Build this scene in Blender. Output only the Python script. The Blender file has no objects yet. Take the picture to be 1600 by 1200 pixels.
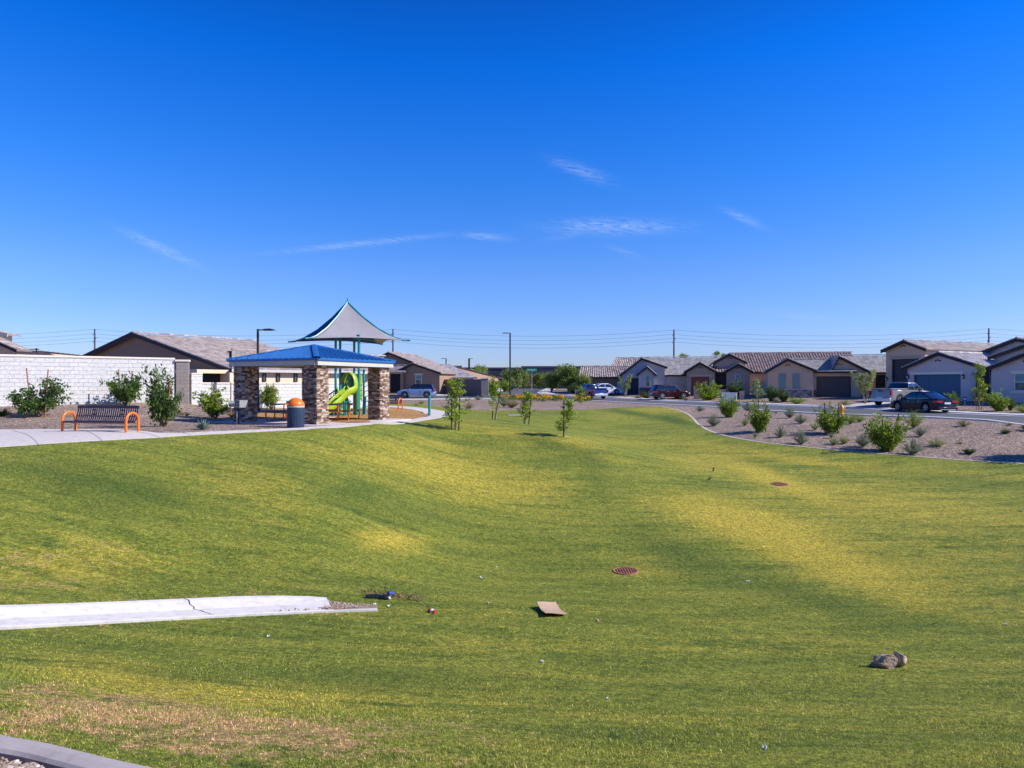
import bpy, math, random
import numpy as np
from mathutils import Vector, Matrix
from mathutils.geometry import delaunay_2d_cdt
random.seed(7); RNG=np.random.default_rng(7)
scene=bpy.context.scene; C=scene.collection
R=math.radians
# ---------------------------------------------------------------- camera
CH=1.7; F=1066.67
cd=bpy.data.cameras.new('camera'); cam=bpy.data.objects.new('camera',cd); C.objects.link(cam)
cam.location=(0,0,CH); cam.rotation_euler=(R(90),0,0)
cd.sensor_width=36; cd.lens=24; cd.clip_start=0.05; cd.clip_end=5000
scene.camera=cam
# ---------------------------------------------------------------- light
SAZ=Vector((0.985,-0.14)).normalized(); SEL=R(37)
sdir=Vector((SAZ.x*math.cos(SEL),SAZ.y*math.cos(SEL),math.sin(SEL)))
sl=bpy.data.lights.new('sun','SUN'); sl.energy=4.9; sl.angle=R(0.5); sl.color=(1.0,0.955,0.89)
so=bpy.data.objects.new('sun',sl); C.objects.link(so)
so.rotation_euler=(-sdir).to_track_quat('-Z','Y').to_euler()
scene.view_settings.view_transform='Standard'; scene.view_settings.look='None'
scene.view_settings.exposure=0.44; scene.view_settings.gamma=1.0
w=bpy.data.worlds.new('World'); scene.world=w; w.use_nodes=True
nt=w.node_tree; N=nt.nodes; L=nt.links
for n in list(N): N.remove(n)
def nd(t,**k):
    n=N.new(t)
    for a,b in k.items():
        if a=='ins':
            for i,v in b.items(): n.inputs[i].default_value=v
        else: setattr(n,a,b)
    return n
out=nd('ShaderNodeOutputWorld'); bg=nd('ShaderNodeBackground'); bg.inputs[1].default_value=0.115
sky=nd('ShaderNodeTexSky',sky_type='NISHITA',sun_disc=False,sun_elevation=SEL,sun_rotation=math.atan2(SAZ.x,SAZ.y),altitude=400,air_density=1.0,dust_density=0.4,ozone_density=3.0)
hsv=nd('ShaderNodeHueSaturation',ins={'Saturation':1.22,'Hue':0.5,'Value':1.0})
L.new(sky.outputs[0],hsv.inputs['Color'])
tc=nd('ShaderNodeTexCoord'); sp=nd('ShaderNodeSeparateXYZ'); L.new(tc.outputs['Generated'],sp.inputs[0])
def mth(op,a,b=None,c=None,clamp=False):
    n=N.new('ShaderNodeMath'); n.operation=op; n.use_clamp=clamp
    for i,x in enumerate((a,b,c)):
        if x is None: continue
        if isinstance(x,(int,float)): n.inputs[i].default_value=x
        else: L.new(x,n.inputs[i])
    return n.outputs[0]
# polarised blue towards the zenith, pale band at the horizon
el=sp.outputs[2]
ramp=nd('ShaderNodeValToRGB'); cr=ramp.color_ramp
cr.elements[0].position=0.0; cr.elements[0].color=(0.58,0.62,1.02,1)
cr.elements[1].position=0.55; cr.elements[1].color=(0.05,0.42,1.05,1)
for p,c in ((0.06,(0.58,0.66,1.08,1)),(0.15,(0.56,0.71,1.15,1)),(0.28,(0.27,0.72,1.32,1)),(0.42,(0.04,0.65,1.45,1))):
    e=cr.elements.new(p); e.color=c
L.new(el,ramp.inputs[0])
mul=nd('ShaderNodeMix',data_type='RGBA',blend_type='MULTIPLY'); mul.inputs['Factor'].default_value=1.0
L.new(hsv.outputs[0],mul.inputs['A']); L.new(ramp.outputs[0],mul.inputs['B'])
# thin cirrus wisps, placed by direction in the sky
dy=mth('MAXIMUM',sp.outputs[1],0.05)
A=mth('DIVIDE',sp.outputs[0],dy); E=mth('DIVIDE',sp.outputs[2],dy)
tot=None
for (u,v,lu,lv,ang,amp) in ((910,268,42,9,-20,.55),(960,354,85,11,0,.8),(895,364,35,7,14,.35),(1160,340,32,6,-25,.55),(248,387,58,7,-25,.65),(560,381,120,4.5,6,.55),(760,370,35,5,-5,.6),(1250,494,55,5,-6,.22),(975,393,25,5,-20,.25)):
    a0=(u-800)/F; e0=(600-v)/F; ca,sa=math.cos(R(ang)),math.sin(R(ang))
    da=mth('SUBTRACT',A,a0); de=mth('SUBTRACT',E,e0)
    p=mth('ADD',mth('MULTIPLY',da,ca*F/lu),mth('MULTIPLY',de,sa*F/lu))
    q=mth('ADD',mth('MULTIPLY',da,-sa*F/lv),mth('MULTIPLY',de,ca*F/lv))
    r2=mth('ADD',mth('MULTIPLY',p,p),mth('MULTIPLY',q,q))
    g=mth('MULTIPLY',mth('POWER',2.718,mth('MULTIPLY',r2,-1.0)),amp)
    tot=g if tot is None else mth('MAXIMUM',tot,g)
cx=nd('ShaderNodeCombineXYZ'); L.new(mth('MULTIPLY',A,16),cx.inputs[0]); L.new(mth('MULTIPLY',mth('ADD',E,mth('MULTIPLY',A,.15)),110),cx.inputs[1])
nz=nd('ShaderNodeTexNoise',ins={'Scale':1.6,'Detail':9.0,'Roughness':0.68,'Distortion':1.6}); L.new(cx.outputs[0],nz.inputs['Vector'])
nn=mth('MULTIPLY',mth('SUBTRACT',nz.outputs[0],0.36),3.2,clamp=True)
cf=mth('MULTIPLY',mth('MULTIPLY',tot,nn),0.5,clamp=True)
mx=nd('ShaderNodeMix',data_type='RGBA'); L.new(cf,mx.inputs['Factor']); L.new(mul.outputs['Result'],mx.inputs['A']); mx.inputs['B'].default_value=(5.2,5.9,7.0,1)
L.new(mx.outputs['Result'],bg.inputs[0]); L.new(bg.outputs[0],out.inputs[0])
# ---------------------------------------------------------------- materials
MATS={}
class G:
    """tiny node-graph helper"""
    def __init__(s,name,rough=.6,spec=.35,metal=0.):
        m=bpy.data.materials.new(name); m.use_nodes=True; s.m=m; s.t=m.node_tree; s.N=s.t.nodes; s.L=s.t.links
        s.b=s.N['Principled BSDF']; s.b.inputs['Roughness'].default_value=rough
        s.b.inputs['Specular IOR Level'].default_value=spec; s.b.inputs['Metallic'].default_value=metal
        MATS[name]=m
    def n(s,t,ins=None,**k):
        n=s.N.new(t)
        for a,b in k.items(): setattr(n,a,b)
        for i,v in (ins or {}).items():
            if hasattr(v,'is_output'): s.L.new(v,n.inputs[i])
            else: n.inputs[i].default_value=v
        return n
    def co(s,kind='Object'):
        if kind=='World': return s.n('ShaderNodeNewGeometry').outputs['Position']
        return s.n('ShaderNodeTexCoord').outputs[kind]
    def noise(s,scale,detail=4,rough=.6,co=None,st=None,dist=0):
        co=co or s.co()
        if st: co=s.n('ShaderNodeMapping',{'Vector':co,'Scale':st}).outputs[0]
        return s.n('ShaderNodeTexNoise',{'Vector':co,'Scale':scale,'Detail':detail,'Roughness':rough,'Distortion':dist}).outputs[0]
    def ramp(s,f,stops,interp='LINEAR'):
        r=s.n('ShaderNodeValToRGB',{0:f}); r.color_ramp.interpolation=interp; e=r.color_ramp.elements
        e[0].position,e[0].color=stops[0][0],(*stops[0][1],1)
        e[1].position,e[1].color=stops[-1][0],(*stops[-1][1],1)
        for p,c in stops[1:-1]:
            x=e.new(p); x.color=(*c,1)
        return r.outputs[0]
    def mix(s,f,a,b,bl='MIX'):
        x=s.n('ShaderNodeMix',data_type='RGBA',blend_type=bl)
        for k,v in (('Factor',f),('A',a),('B',b)):
            if hasattr(v,'is_output'): s.L.new(v,x.inputs[k])
            elif k=='Factor': x.inputs[k].default_value=v
            else: x.inputs[k].default_value=(*v,1)
        return x.outputs['Result']
    def math(s,op,a,b=0.,clamp=False):
        x=s.n('ShaderNodeMath',{0:a,1:b},operation=op); x.use_clamp=clamp; return x.outputs[0]
    def attr(s,nm): return s.n('ShaderNodeAttribute',attribute_name=nm).outputs['Fac']
    def col(s,c):
        if hasattr(c,'is_output'): s.L.new(c,s.b.inputs['Base Color'])
        else: s.b.inputs['Base Color'].default_value=(*c,1)
    def bump(s,h,strength=.5,dist=.02):
        x=s.n('ShaderNodeBump',{'Height':h,'Strength':strength,'Distance':dist}); s.L.new(x.outputs[0],s.b.inputs['Normal'])
def sc(c,k): return tuple(x*k for x in c)
def simple(name,c,rough=.6,var=.18,scale=4.,metal=0.,bump=0.,bs=60.,spec=.35,bd=.01,coat=0.):
    g=G(name,rough,spec,metal)
    f=g.noise(scale,5,.65)
    g.col(g.ramp(f,[(.3,sc(c,1-var)),(.7,sc(c,1+var))]))
    if bump: g.bump(g.noise(bs,4,.7),bump,bd)
    if coat: g.b.inputs['Coat Weight'].default_value=coat; g.b.inputs['Coat Roughness'].default_value=.06
    return g.m
GR=(.196,.222,.036); GD=(.084,.126,.024); YE=(.43,.35,.055); TA=(.54,.38,.18)
def lawn_color(g,k=1.0):
    co=g.co('World'); rc=g.n('ShaderNodeMapping',{'Vector':co,'Rotation':(0,0,R(14)),'Scale':(.55,2.6,0)}).outputs[0]
    a=g.noise(.55,7,.68,rc,None,.6); b=g.noise(2.6,6,.78,co,(1,1.8,0),.4); c=g.noise(26,3,.75,co); 
    base=g.ramp(g.math('ADD',g.math('MULTIPLY',a,.6),g.math('MULTIPLY',b,.4)),[(.36,sc(GD,k)),(.5,sc(GR,k)),(.64,sc((.275,.266,.050),k))])
    dry=g.math('ADD',g.attr('dry'),g.math('ADD',g.math('MULTIPLY',g.math('SUBTRACT',b,.5),1.3),g.math('MULTIPLY',g.math('SUBTRACT',a,.5),1.1)))
    dr=g.ramp(dry,[(.14,(0,0,0)),(.5,(.45,.45,.45)),(.96,(1,1,1))])
    o=g.mix(dr,base,sc(YE,k))
    wet=g.ramp(g.math('MULTIPLY',g.math('ADD',g.attr('wet'),g.math('MULTIPLY',g.math('SUBTRACT',b,.5),1.3)),1.0),[(.15,(0,0,0)),(.9,(1,1,1))])
    o=g.mix(wet,o,sc(GD,k))
    bare=g.math('ADD',g.attr('bare'),g.math('MULTIPLY',g.math('SUBTRACT',g.noise(4.2,7,.8,co),.5),4.2))
    br=g.ramp(g.math('MULTIPLY',bare,g.math('GREATER_THAN',g.attr('bare'),.03)),[(.38,(0,0,0)),(.86,(1,1,1))])
    tan=g.mix(c,sc((.24,.15,.07),k),sc(TA,k))
    o=g.mix(br,o,tan)
    return o,c,b,co
g=G('lawn',.85,.1); o,c,b,co=lawn_color(g,1.0)
f=g.noise(9,4,.8,co,(1,1,1)); 
o=g.mix(.85,o,g.ramp(g.math('ADD',g.math('MULTIPLY',c,.55),g.math('MULTIPLY',f,.45)),[(.38,(.18,.22,.15)),(.50,(.68,.70,.66)),(.62,(1.55,1.45,1.30))]),'MULTIPLY')
o=g.mix(1.0,o,(1.35,1.32,1.28),'MULTIPLY')
g.col(o); g.bump(g.math('ADD',g.noise(70,3,.8,co),g.math('ADD',g.math('MULTIPLY',g.noise(14,3,.7,co),1.4),g.math('MULTIPLY',g.noise(2.2,4,.7,co),3.0))),.9,.035)
g=G('grass_blade',.6,.15); o,c,b,co=lawn_color(g,1.28)
rnd=g.attr('rnd')
o=g.mix(1.0,o,g.ramp(rnd,[(0,(.45,.55,.4)),(.45,(1.05,1.12,.85)),(.80,(1.9,1.7,1.5)),(.90,(2.3,1.9,2.0)),(1.,(3.8,3.0,4.6))]),'MULTIPLY')
dead=g.math('GREATER_THAN',g.math('FRACT',g.math('MULTIPLY',rnd,7.31)),.84)
o=g.mix(g.math('MULTIPLY',dead,.65),o,g.ramp(rnd,[(0,(.20,.15,.07)),(.6,(.46,.37,.19)),(1,(.66,.57,.36))]))
g.col(o); MG=g
tr=g.n('ShaderNodeBsdfTranslucent',{'Color':o}); ms=g.n('ShaderNodeMixShader',{0:.3}); g.L.new(g.b.outputs[0],ms.inputs[1]); g.L.new(tr.outputs[0],ms.inputs[2]); g.L.new(ms.outputs[0],g.N['Material Output'].inputs[0])
# desert gravel
g=G('gravel_ground',.9,.15); co=g.co('World')
v=g.n('ShaderNodeTexVoronoi',{'Vector':co,'Scale':26.,'Randomness':1.}); vb=g.n('ShaderNodeTexVoronoi',{'Vector':co,'Scale':11.,'Randomness':1.})
cc=g.ramp(g.n('ShaderNodeSeparateColor',{0:v.outputs['Color']}).outputs[0],[(0,(.13,.086,.064)),(.35,(.30,.215,.165)),(.7,(.43,.32,.25)),(.93,(.66,.54,.45))])
cc2=g.ramp(g.n('ShaderNodeSeparateColor',{0:vb.outputs['Color']}).outputs[0],[(0,(.50,.50,.52)),(.6,(1.0,.98,.96)),(1,(1.45,1.4,1.35))])
o=g.mix(.7,cc,cc2,'MULTIPLY')
big=g.noise(.5,5,.6,co); o=g.mix(.6,o,g.ramp(big,[(.35,(.72,.72,.74)),(.65,(1.12,1.08,1.02))]),'MULTIPLY')
g.col(o); g.bump(g.math('ADD',g.math('SUBTRACT',1.,v.outputs['Distance']),g.math('SUBTRACT',1.,vb.outputs['Distance'])),1.,.05)
g=G('pebble',.8,.2); g.col(g.ramp(g.attr('rnd'),[(0,(.12,.085,.07)),(.4,(.30,.215,.165)),(.75,(.44,.34,.27)),(1,(.62,.56,.50))])); g.bump(g.noise(150,3,.7),.4,.004)
g=G('mulch',.9,.1); co=g.co('World'); v=g.n('ShaderNodeTexVoronoi',{'Vector':g.n('ShaderNodeMapping',{'Vector':co,'Scale':(1,2.2,1)}).outputs[0],'Scale':14.})
g.col(g.ramp(g.n('ShaderNodeSeparateColor',{0:v.outputs['Color']}).outputs[0],[(0,(.20,.09,.035)),(.4,(.46,.23,.08)),(1,(.68,.42,.18))])); g.bump(v.outputs['Distance'],1.,.05)
g=G('asphalt',.9,.2); co=g.co('World'); a=g.noise(180,3,.8,co); b=g.noise(.8,4,.6,co)
g.col(g.mix(.5,g.ramp(a,[(.35,(.060,.060,.066)),(.65,(.15,.15,.158))]),g.ramp(b,[(.3,(.085,.085,.09)),(.7,(.125,.125,.13))]))); g.bump(a,.4,.01)
def concrete(name,c,jx=0):
    g=G(name,.85,.2); co=g.co('World'); a=g.noise(1.1,6,.65,co); b=g.noise(60,4,.8,co); d=g.noise(7,5,.7,co)
    o=g.mix(.5,g.ramp(a,[(.3,sc(c,.80)),(.7,sc(c,1.1))]),g.ramp(b,[(.3,sc(c,.80)),(.7,sc(c,1.16))]))
    o=g.mix(.6,o,g.ramp(d,[(.3,sc(c,.60)),(.48,sc(c,.95)),(.7,sc(c,1.1))]))
    g.col(o); g.bump(b,.3,.004); return g.m
concrete('path_concrete',(.56,.495,.46)); concrete('curb_concrete',(.60,.56,.53)); concrete('spill_concrete',(.58,.54,.515)); concrete('edging_concrete',(.36,.315,.30)); concrete('edging_light',(.55,.46,.38)); concrete('silt',(.30,.21,.14))
g=G('white_block_wall',.9,.15); co=g.co('Object')
bk=g.n('ShaderNodeTexBrick',{'Vector':g.n('ShaderNodeMapping',{'Vector':co,'Rotation':(R(90),0,0)}).outputs[0],'Scale':1.,'Mortar Size':.009,'Mortar Smooth':.6,'Brick Width':.40,'Row Height':.20,'Color1':(.76,.735,.70,1),'Color2':(.70,.675,.645,1),'Mortar':(.69,.665,.64,1)})
st=g.noise(9,6,.8,co); o=g.mix(.75,bk.outputs['Color'],g.ramp(st,[(.36,(.55,.53,.52)),(.47,(.90,.90,.90)),(.6,(1.06,1.06,1.06))]),'MULTIPLY')
g.col(o); g.bump(g.math('ADD',g.math('MULTIPLY',bk.outputs['Fac'],-.7),g.math('MULTIPLY',g.noise(16,5,.8,co),.9)),.9,.05)
def blockwall(name,c):
    g=G(name,.9,.15); co=g.co('Object')
    bk=g.n('ShaderNodeTexBrick',{'Vector':g.n('ShaderNodeMapping',{'Vector':co,'Rotation':(R(90),0,0)}).outputs[0],'Scale':1.,'Mortar Size':.012,'Brick Width':.40,'Row Height':.20,'Color1':(*sc(c,1.06),1),'Color2':(*sc(c,.92),1),'Mortar':(*sc(c,.7),1)})
    g.col(g.mix(.6,bk.outputs['Color'],g.ramp(g.noise(3,5,.7,co),[(.3,(.8,.8,.8)),(.7,(1.08,1.08,1.08))]),'MULTIPLY')); g.bump(g.noise(30,4,.8,co),.5,.02)
blockwall('brown_block',(.27,.19,.155)); blockwall('taupe_block',(.33,.28,.25))
def stucco(name,c):
    g=G(name,.92,.15); co=g.co('Object')
    o=g.mix(.7,g.ramp(g.noise(.7,5,.6,co),[(.3,sc(c,.90)),(.7,sc(c,1.08))]),g.ramp(g.noise(24,4,.8,co),[(.3,sc(c,.88)),(.7,sc(c,1.1))]))
    g.col(o); g.bump(g.noise(45,5,.8,co),.6,.015)
stucco('stucco_brown',(0.339,0.224,0.158)); stucco('stucco_tan',(0.657,0.459,0.316)); stucco('stucco_greige',(0.550,0.402,0.302)); stucco('stucco_taupe',(0.478,0.346,0.269))
stucco('stucco_blue_grey',(0.461,0.446,0.469)); stucco('stucco_mauve_grey',(0.598,0.511,0.497)); stucco('stucco_cream',(0.703,0.550,0.386)); stucco('trim_white',(0.824,0.726,0.607)); stucco('stucco_low',(0.648,0.434,0.304))
stucco('dark_panel',(0.068,0.068,0.093)); stucco('dark_panel_light',(0.103,0.100,0.128)); stucco('dark_panel_base',(0.160,0.130,0.157))
def tiles(name,stops):
    g=G(name,.85,.2); o=g.ramp(g.attr('rnd'),stops); o=g.mix(.5,o,g.ramp(g.noise(14,4,.8),[(.3,(.75,.75,.75)),(.7,(1.15,1.15,1.15))]),'MULTIPLY')
    g.col(o); g.bump(g.noise(50,3,.7),.4,.01)
tiles('tile_grey_brown',[(0,(0.232,0.187,0.173)),(.5,(0.338,0.279,0.256)),(1,(0.447,0.382,0.355))])
tiles('tile_grey',[(0,(0.244,0.226,0.220)),(.5,(0.354,0.329,0.311)),(1,(0.451,0.421,0.390))])
tiles('tile_terracotta',[(0,(0.175,0.122,0.111)),(.5,(0.315,0.235,0.208)),(1,(0.452,0.365,0.318))])
tiles('tile_clay_mixed',[(0,(0.224,0.174,0.157)),(.5,(0.369,0.302,0.269)),(1,(0.579,0.506,0.452))])
tiles('tile_pale',[(0,(0.346,0.307,0.293)),(.5,(0.502,0.453,0.434)),(1,(0.721,0.673,0.643))])
tiles('ledge_stone',[(0,(.075,.045,.034)),(.25,(.17,.105,.075)),(.5,(.29,.19,.14)),(.75,(.43,.31,.235)),(1,(.60,.49,.40))])
tiles('ledge_stone_grey',[(0,(.10,.095,.10)),(.5,(.24,.225,.225)),(1,(.42,.39,.37))])
simple('fascia_dark',(.030,.026,.030),.7); simple('fascia_white',(.50,.47,.43),.6,.06); simple('fascia_tan',(.42,.34,.29),.7,.08)
simple('metal_blue_roof',(.022,.135,.37),.42,.10,1.5,metal=.2,spec=.45)
simple('orange_paint',(.80,.16,.012),.35,.06,spec=.5); simple('navy_coat',(.022,.024,.068),.45,.1,spec=.5); simple('navy_can',(.05,.075,.13),.4,.08)
simple('teal_paint',(.012,.27,.29),.35,.06,spec=.5); simple('lime_plastic',(.33,.46,.016),.35,.05,spec=.5); simple('green_panel',(.05,.16,.06),.5)
simple('shade_fabric_grey',(.30,.28,.30),.85,.06,2.5,bump=.3,bs=200); simple('sail_grey_shaded',(.012,.055,.20),.8,.08)  # blue copy is the grey sail cloth with its shade put into the colour
simple('black_metal',(.018,.018,.022),.45,.2); simple('dark_bronze',(.03,.028,.035),.5,.2); simple('steel',(.55,.55,.56),.4,.12,8,metal=.8)
simple('grill_steel',(.30,.30,.29),.55,.3,10,metal=.4); simple('pole_wood',(.10,.085,.075),.85,.3,3); simple('wire',(.05,.05,.055),.6)
simple('stake_wood',(.33,.14,.07),.85,.25,9); simple('stake_dark',(.06,.035,.03),.8,.3,9); simple('bark',(.16,.11,.08),.9,.35,14,bump=.5,bs=30); simple('bark_pale',(.36,.29,.21),.9,.25,14,bump=.4,bs=30)
simple('garage_brown',(.115,.080,.076),.5,.1); simple('garage_red',(.30,.075,.058),.5,.1); simple('garage_blue',(.040,.12,.20),.45,.08); simple('garage_dark',(.050,.036,.050),.5,.1)
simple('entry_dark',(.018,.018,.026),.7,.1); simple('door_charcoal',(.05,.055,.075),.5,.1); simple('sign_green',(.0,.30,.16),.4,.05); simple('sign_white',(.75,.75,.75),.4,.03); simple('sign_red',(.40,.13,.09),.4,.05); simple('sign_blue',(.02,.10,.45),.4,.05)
simple('hydrant_yellow',(.78,.36,.05),.45,.1); simple('utility_white',(.62,.66,.62),.6,.06); simple('rust',(.38,.15,.085),.85,.4,18,bump=.5,bs=90); simple('drain_dark',(.012,.010,.010),.9)
simple('cardboard',(.42,.285,.19),.85,.08,3); simple('rock',(.60,.42,.30),.9,.5,14,bump=1.,bs=45,bd=.05); simple('rock_light',(.66,.50,.38),.9,.5,18,bump=1.,bs=45,bd=.05)
simple('paper_white',(.80,.80,.78),.7,.05); simple('leaf_litter',(.22,.13,.07),.85,.5,30); simple('plastic_black',(.012,.014,.02),.3,.2,spec=.6); simple('plastic_blue',(.02,.05,.28),.35,.1); simple('can_red',(.50,.03,.02),.35,.1); simple('bird_feather',(.03,.026,.03),.7,.3,30)
simple('tyre',(.018,.018,.02),.8,.1); simple('alloy',(.34,.34,.36),.35,.05,metal=.5); simple('lamp_glass',(.7,.7,.66),.2,.03); simple('tail_red',(.42,.010,.012),.18,.05,spec=.6); simple('plate_white',(.66,.70,.68),.5,.03)
simple('paint_navy',(.0035,.004,.013),.25,.05,spec=.25,coat=.15); simple('paint_silver',(.24,.235,.23),.36,.03,metal=.4,spec=.4,coat=.4); simple('paint_maroon',(.032,.003,.008),.28,.05,metal=.1,spec=.4,coat=.4); simple('paint_skyblue',(.34,.45,.66),.28,.03,metal=.45,spec=.5,coat=1.); simple('paint_blue',(.008,.035,.17),.28,.03,metal=.3,coat=1.); simple('paint_white',(.70,.74,.82),.3,.02,coat=1.)
simple('lantana_gold',(.72,.34,.015),.7,.3,12); simple('valve_cover',(.5,.47,.44),.8)
g=G('glass_dark',.06,.8); g.col((.012,.016,.022)); g.b.inputs['Coat Weight'].default_value=.6
g=G('window_glass',.08,.8); g.col(g.ramp(g.noise(1.2,3,.5),[(.35,(.03,.07,.07)),(.7,(.10,.19,.18))]))
g=G('blinds',.6,.3); wv=g.n('ShaderNodeTexWave',{'Vector':g.co(),'Scale':8.,'Distortion':0.},bands_direction='Z'); g.col(g.ramp(wv.outputs[0],[(0,(.08,.20,.19)),(1,(.30,.46,.43))]))
def leafmat(name,stops,tl=.35):
    g=G(name,.55,.25); o=g.ramp(g.attr('rnd'),stops); g.col(o)
    t=g.n('ShaderNodeBsdfTranslucent',{'Color':o}); ms=g.n('ShaderNodeMixShader',{0:tl}); g.L.new(g.b.outputs[0],ms.inputs[1]); g.L.new(t.outputs[0],ms.inputs[2]); g.L.new(ms.outputs[0],g.N['Material Output'].inputs[0])
leafmat('leaf_green',[(0,(.075,.13,.012)),(.5,(.20,.29,.022)),(1,(.42,.50,.055))])
leafmat('leaf_dark',[(0,(.03,.065,.015)),(.5,(.075,.14,.026)),(1,(.17,.26,.055))])
leafmat('leaf_bright',[(0,(.12,.20,.015)),(.5,(.26,.36,.025)),(1,(.44,.52,.06))])
leafmat('leaf_sage',[(0,(.10,.13,.075)),(.5,(.20,.25,.145)),(1,(.36,.41,.26))])
leafmat('leaf_pale',[(0,(.14,.19,.05)),(.5,(.28,.34,.10)),(1,(.46,.50,.20))])
leafmat('leaf_gold',[(0,(.12,.12,.03)),(.5,(.26,.22,.06)),(1,(.42,.32,.10))])
leafmat('leaf_far',[(0,(.07,.11,.02)),(.5,(.18,.25,.045)),(1,(.42,.48,.12))])
leafmat('flower_gold',[(0,(.30,.22,.02)),(.3,(.62,.30,.01)),(1,(.85,.42,.02))])
leafmat('agave_leaf',[(0,(.08,.13,.10)),(1,(.20,.27,.22))],.1)
# ---------------------------------------------------------------- object helpers
class MB:
    def __init__(s): s.v=[]; s.f=[]; s.r=[]
    def add(s,vs,fs,r=None):
        o=len(s.v); s.v+= [tuple(x) for x in vs]; s.f+=[tuple(i+o for i in f) for f in fs]
        s.r+=[random.random() if r is None else r]*len(fs); return s
    def box(s,c,d,rot=0,r=None,taper=1.):
        cx,cy,cz=c; a,b,h=d[0]/2,d[1]/2,d[2]/2; q=[]
        for k,(sx,sy,sz) in enumerate(((-1,-1,-1),(1,-1,-1),(1,1,-1),(-1,1,-1),(-1,-1,1),(1,-1,1),(1,1,1),(-1,1,1))):
            t=taper if sz>0 else 1
            x,y=sx*a*t,sy*b*t; q.append((cx+x*math.cos(rot)-y*math.sin(rot),cy+x*math.sin(rot)+y*math.cos(rot),cz+sz*h))
        return s.add(q,[(0,3,2,1),(4,5,6,7),(0,1,5,4),(1,2,6,5),(2,3,7,6),(3,0,4,7)],r)
    def b2(s,x0,x1,y0,y1,z0,z1,r=None): return s.box(((x0+x1)/2,(y0+y1)/2,(z0+z1)/2),(abs(x1-x0),abs(y1-y0),abs(z1-z0)),0,r)
    def tube(s,pts,rad,n=8,closed=False,cap=True):
        pts=[Vector(p) for p in pts]; m=len(pts)
        rads=rad if isinstance(rad,(list,tuple)) else [rad]*m
        vs=[];up=Vector((0,0,1)); prev=None
        for i,p in enumerate(pts):
            if closed: t=(pts[(i+1)%m]-pts[i-1])
            else: t=pts[min(i+1,m-1)]-pts[max(i-1,0)]
            t=t.normalized() if t.length>1e-9 else Vector((0,0,1))
            if prev is None:
                a=t.cross(up); a=a if a.length>.05 else t.cross(Vector((1,0,0)))
            else: a=prev-t*prev.dot(t)
            a.normalize(); prev=a; b=t.cross(a)
            for k in range(n):
                an=2*math.pi*k/n; vs.append(p+(a*math.cos(an)+b*math.sin(an))*rads[i])
        fs=[]
        for i in range(m if closed else m-1):
            j=(i+1)%m
            for k in range(n): fs.append((i*n+k,i*n+(k+1)%n,j*n+(k+1)%n,j*n+k))
        if cap and not closed: fs+= [tuple(range(n))[::-1],tuple((m-1)*n+k for k in range(n))]
        return s.add(vs,fs)
    def lathe(s,prof,c=(0,0,0),n=20,axis='z',cap=True):
        vs=[]
        for r_,z in prof:
            for k in range(n):
                a=2*math.pi*k/n; x,y=r_*math.cos(a),r_*math.sin(a)
                p=(x,y,z) if axis=='z' else ((x,z,y) if axis=='y' else (z,x,y))
                vs.append((c[0]+p[0],c[1]+p[1],c[2]+p[2]))
        m=len(prof); fs=[(i*n+k,i*n+(k+1)%n,(i+1)*n+(k+1)%n,(i+1)*n+k) for i in range(m-1) for k in range(n)]
        if cap: fs+=[tuple(range(n))[::-1],tuple((m-1)*n+k for k in range(n))]
        return s.add(vs,fs)
    def prism(s,poly,y0,y1,ax='y'):
        n=len(poly); f=(lambda a,b,y:(a,y,b)) if ax=='y' else ((lambda a,b,y:(y,a,b)) if ax=='x' else (lambda a,b,y:(a,b,y)))
        vs=[f(a,b,y0) for a,b in poly]+[f(a,b,y1) for a,b in poly]
        return s.add(vs,[tuple(range(n)),tuple(range(2*n-1,n-1,-1))]+[(i,n+i,n+(i+1)%n,(i+1)%n) for i in range(n)])
    def build(s,name,mat,parent=None,smooth=False,bevel=0):
        me=bpy.data.meshes.new(name); me.from_pydata(s.v,[],s.f); me.validate(); me.update()
        if len(me.polygons)==len(s.r):
            a=me.attributes.new('rnd','FLOAT','FACE'); a.data.foreach_set('value',np.array(s.r,dtype=np.float32))
        import bmesh
        bm=bmesh.new(); bm.from_mesh(me); bmesh.ops.recalc_face_normals(bm,faces=bm.faces); bm.to_mesh(me); bm.free()
        me.materials.append(MATS[mat] if isinstance(mat,str) else mat)
        if smooth: me.shade_smooth(); 
        if smooth and smooth!='all': me.set_sharp_from_angle(angle=R(40))
        o=bpy.data.objects.new(name,me); C.objects.link(o)
        if parent: o.parent=parent
        if bevel:
            b=o.modifiers.new('bevel','BEVEL'); b.width=bevel; b.segments=2; b.limit_method='ANGLE'
        return o
def tag(o,label=None,cat=None,group=None,kind=None):
    if label: o['label']=label
    if cat: o['category']=cat
    if group: o['group']=group
    if kind: o['kind']=kind
    return o
def empty(name,loc,rz=0,label=None,cat=None,group=None):
    e=bpy.data.objects.new(name,None); C.objects.link(e); e.location=loc; e.rotation_euler=(0,0,rz); e.empty_display_size=.2
    return tag(e,label,cat,group)
def copy_tree(o,parent=None):
    c=o.copy(); C.objects.link(c); c.parent=parent
    for ch in list(o.children): copy_tree(ch,c)
    return c
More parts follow.
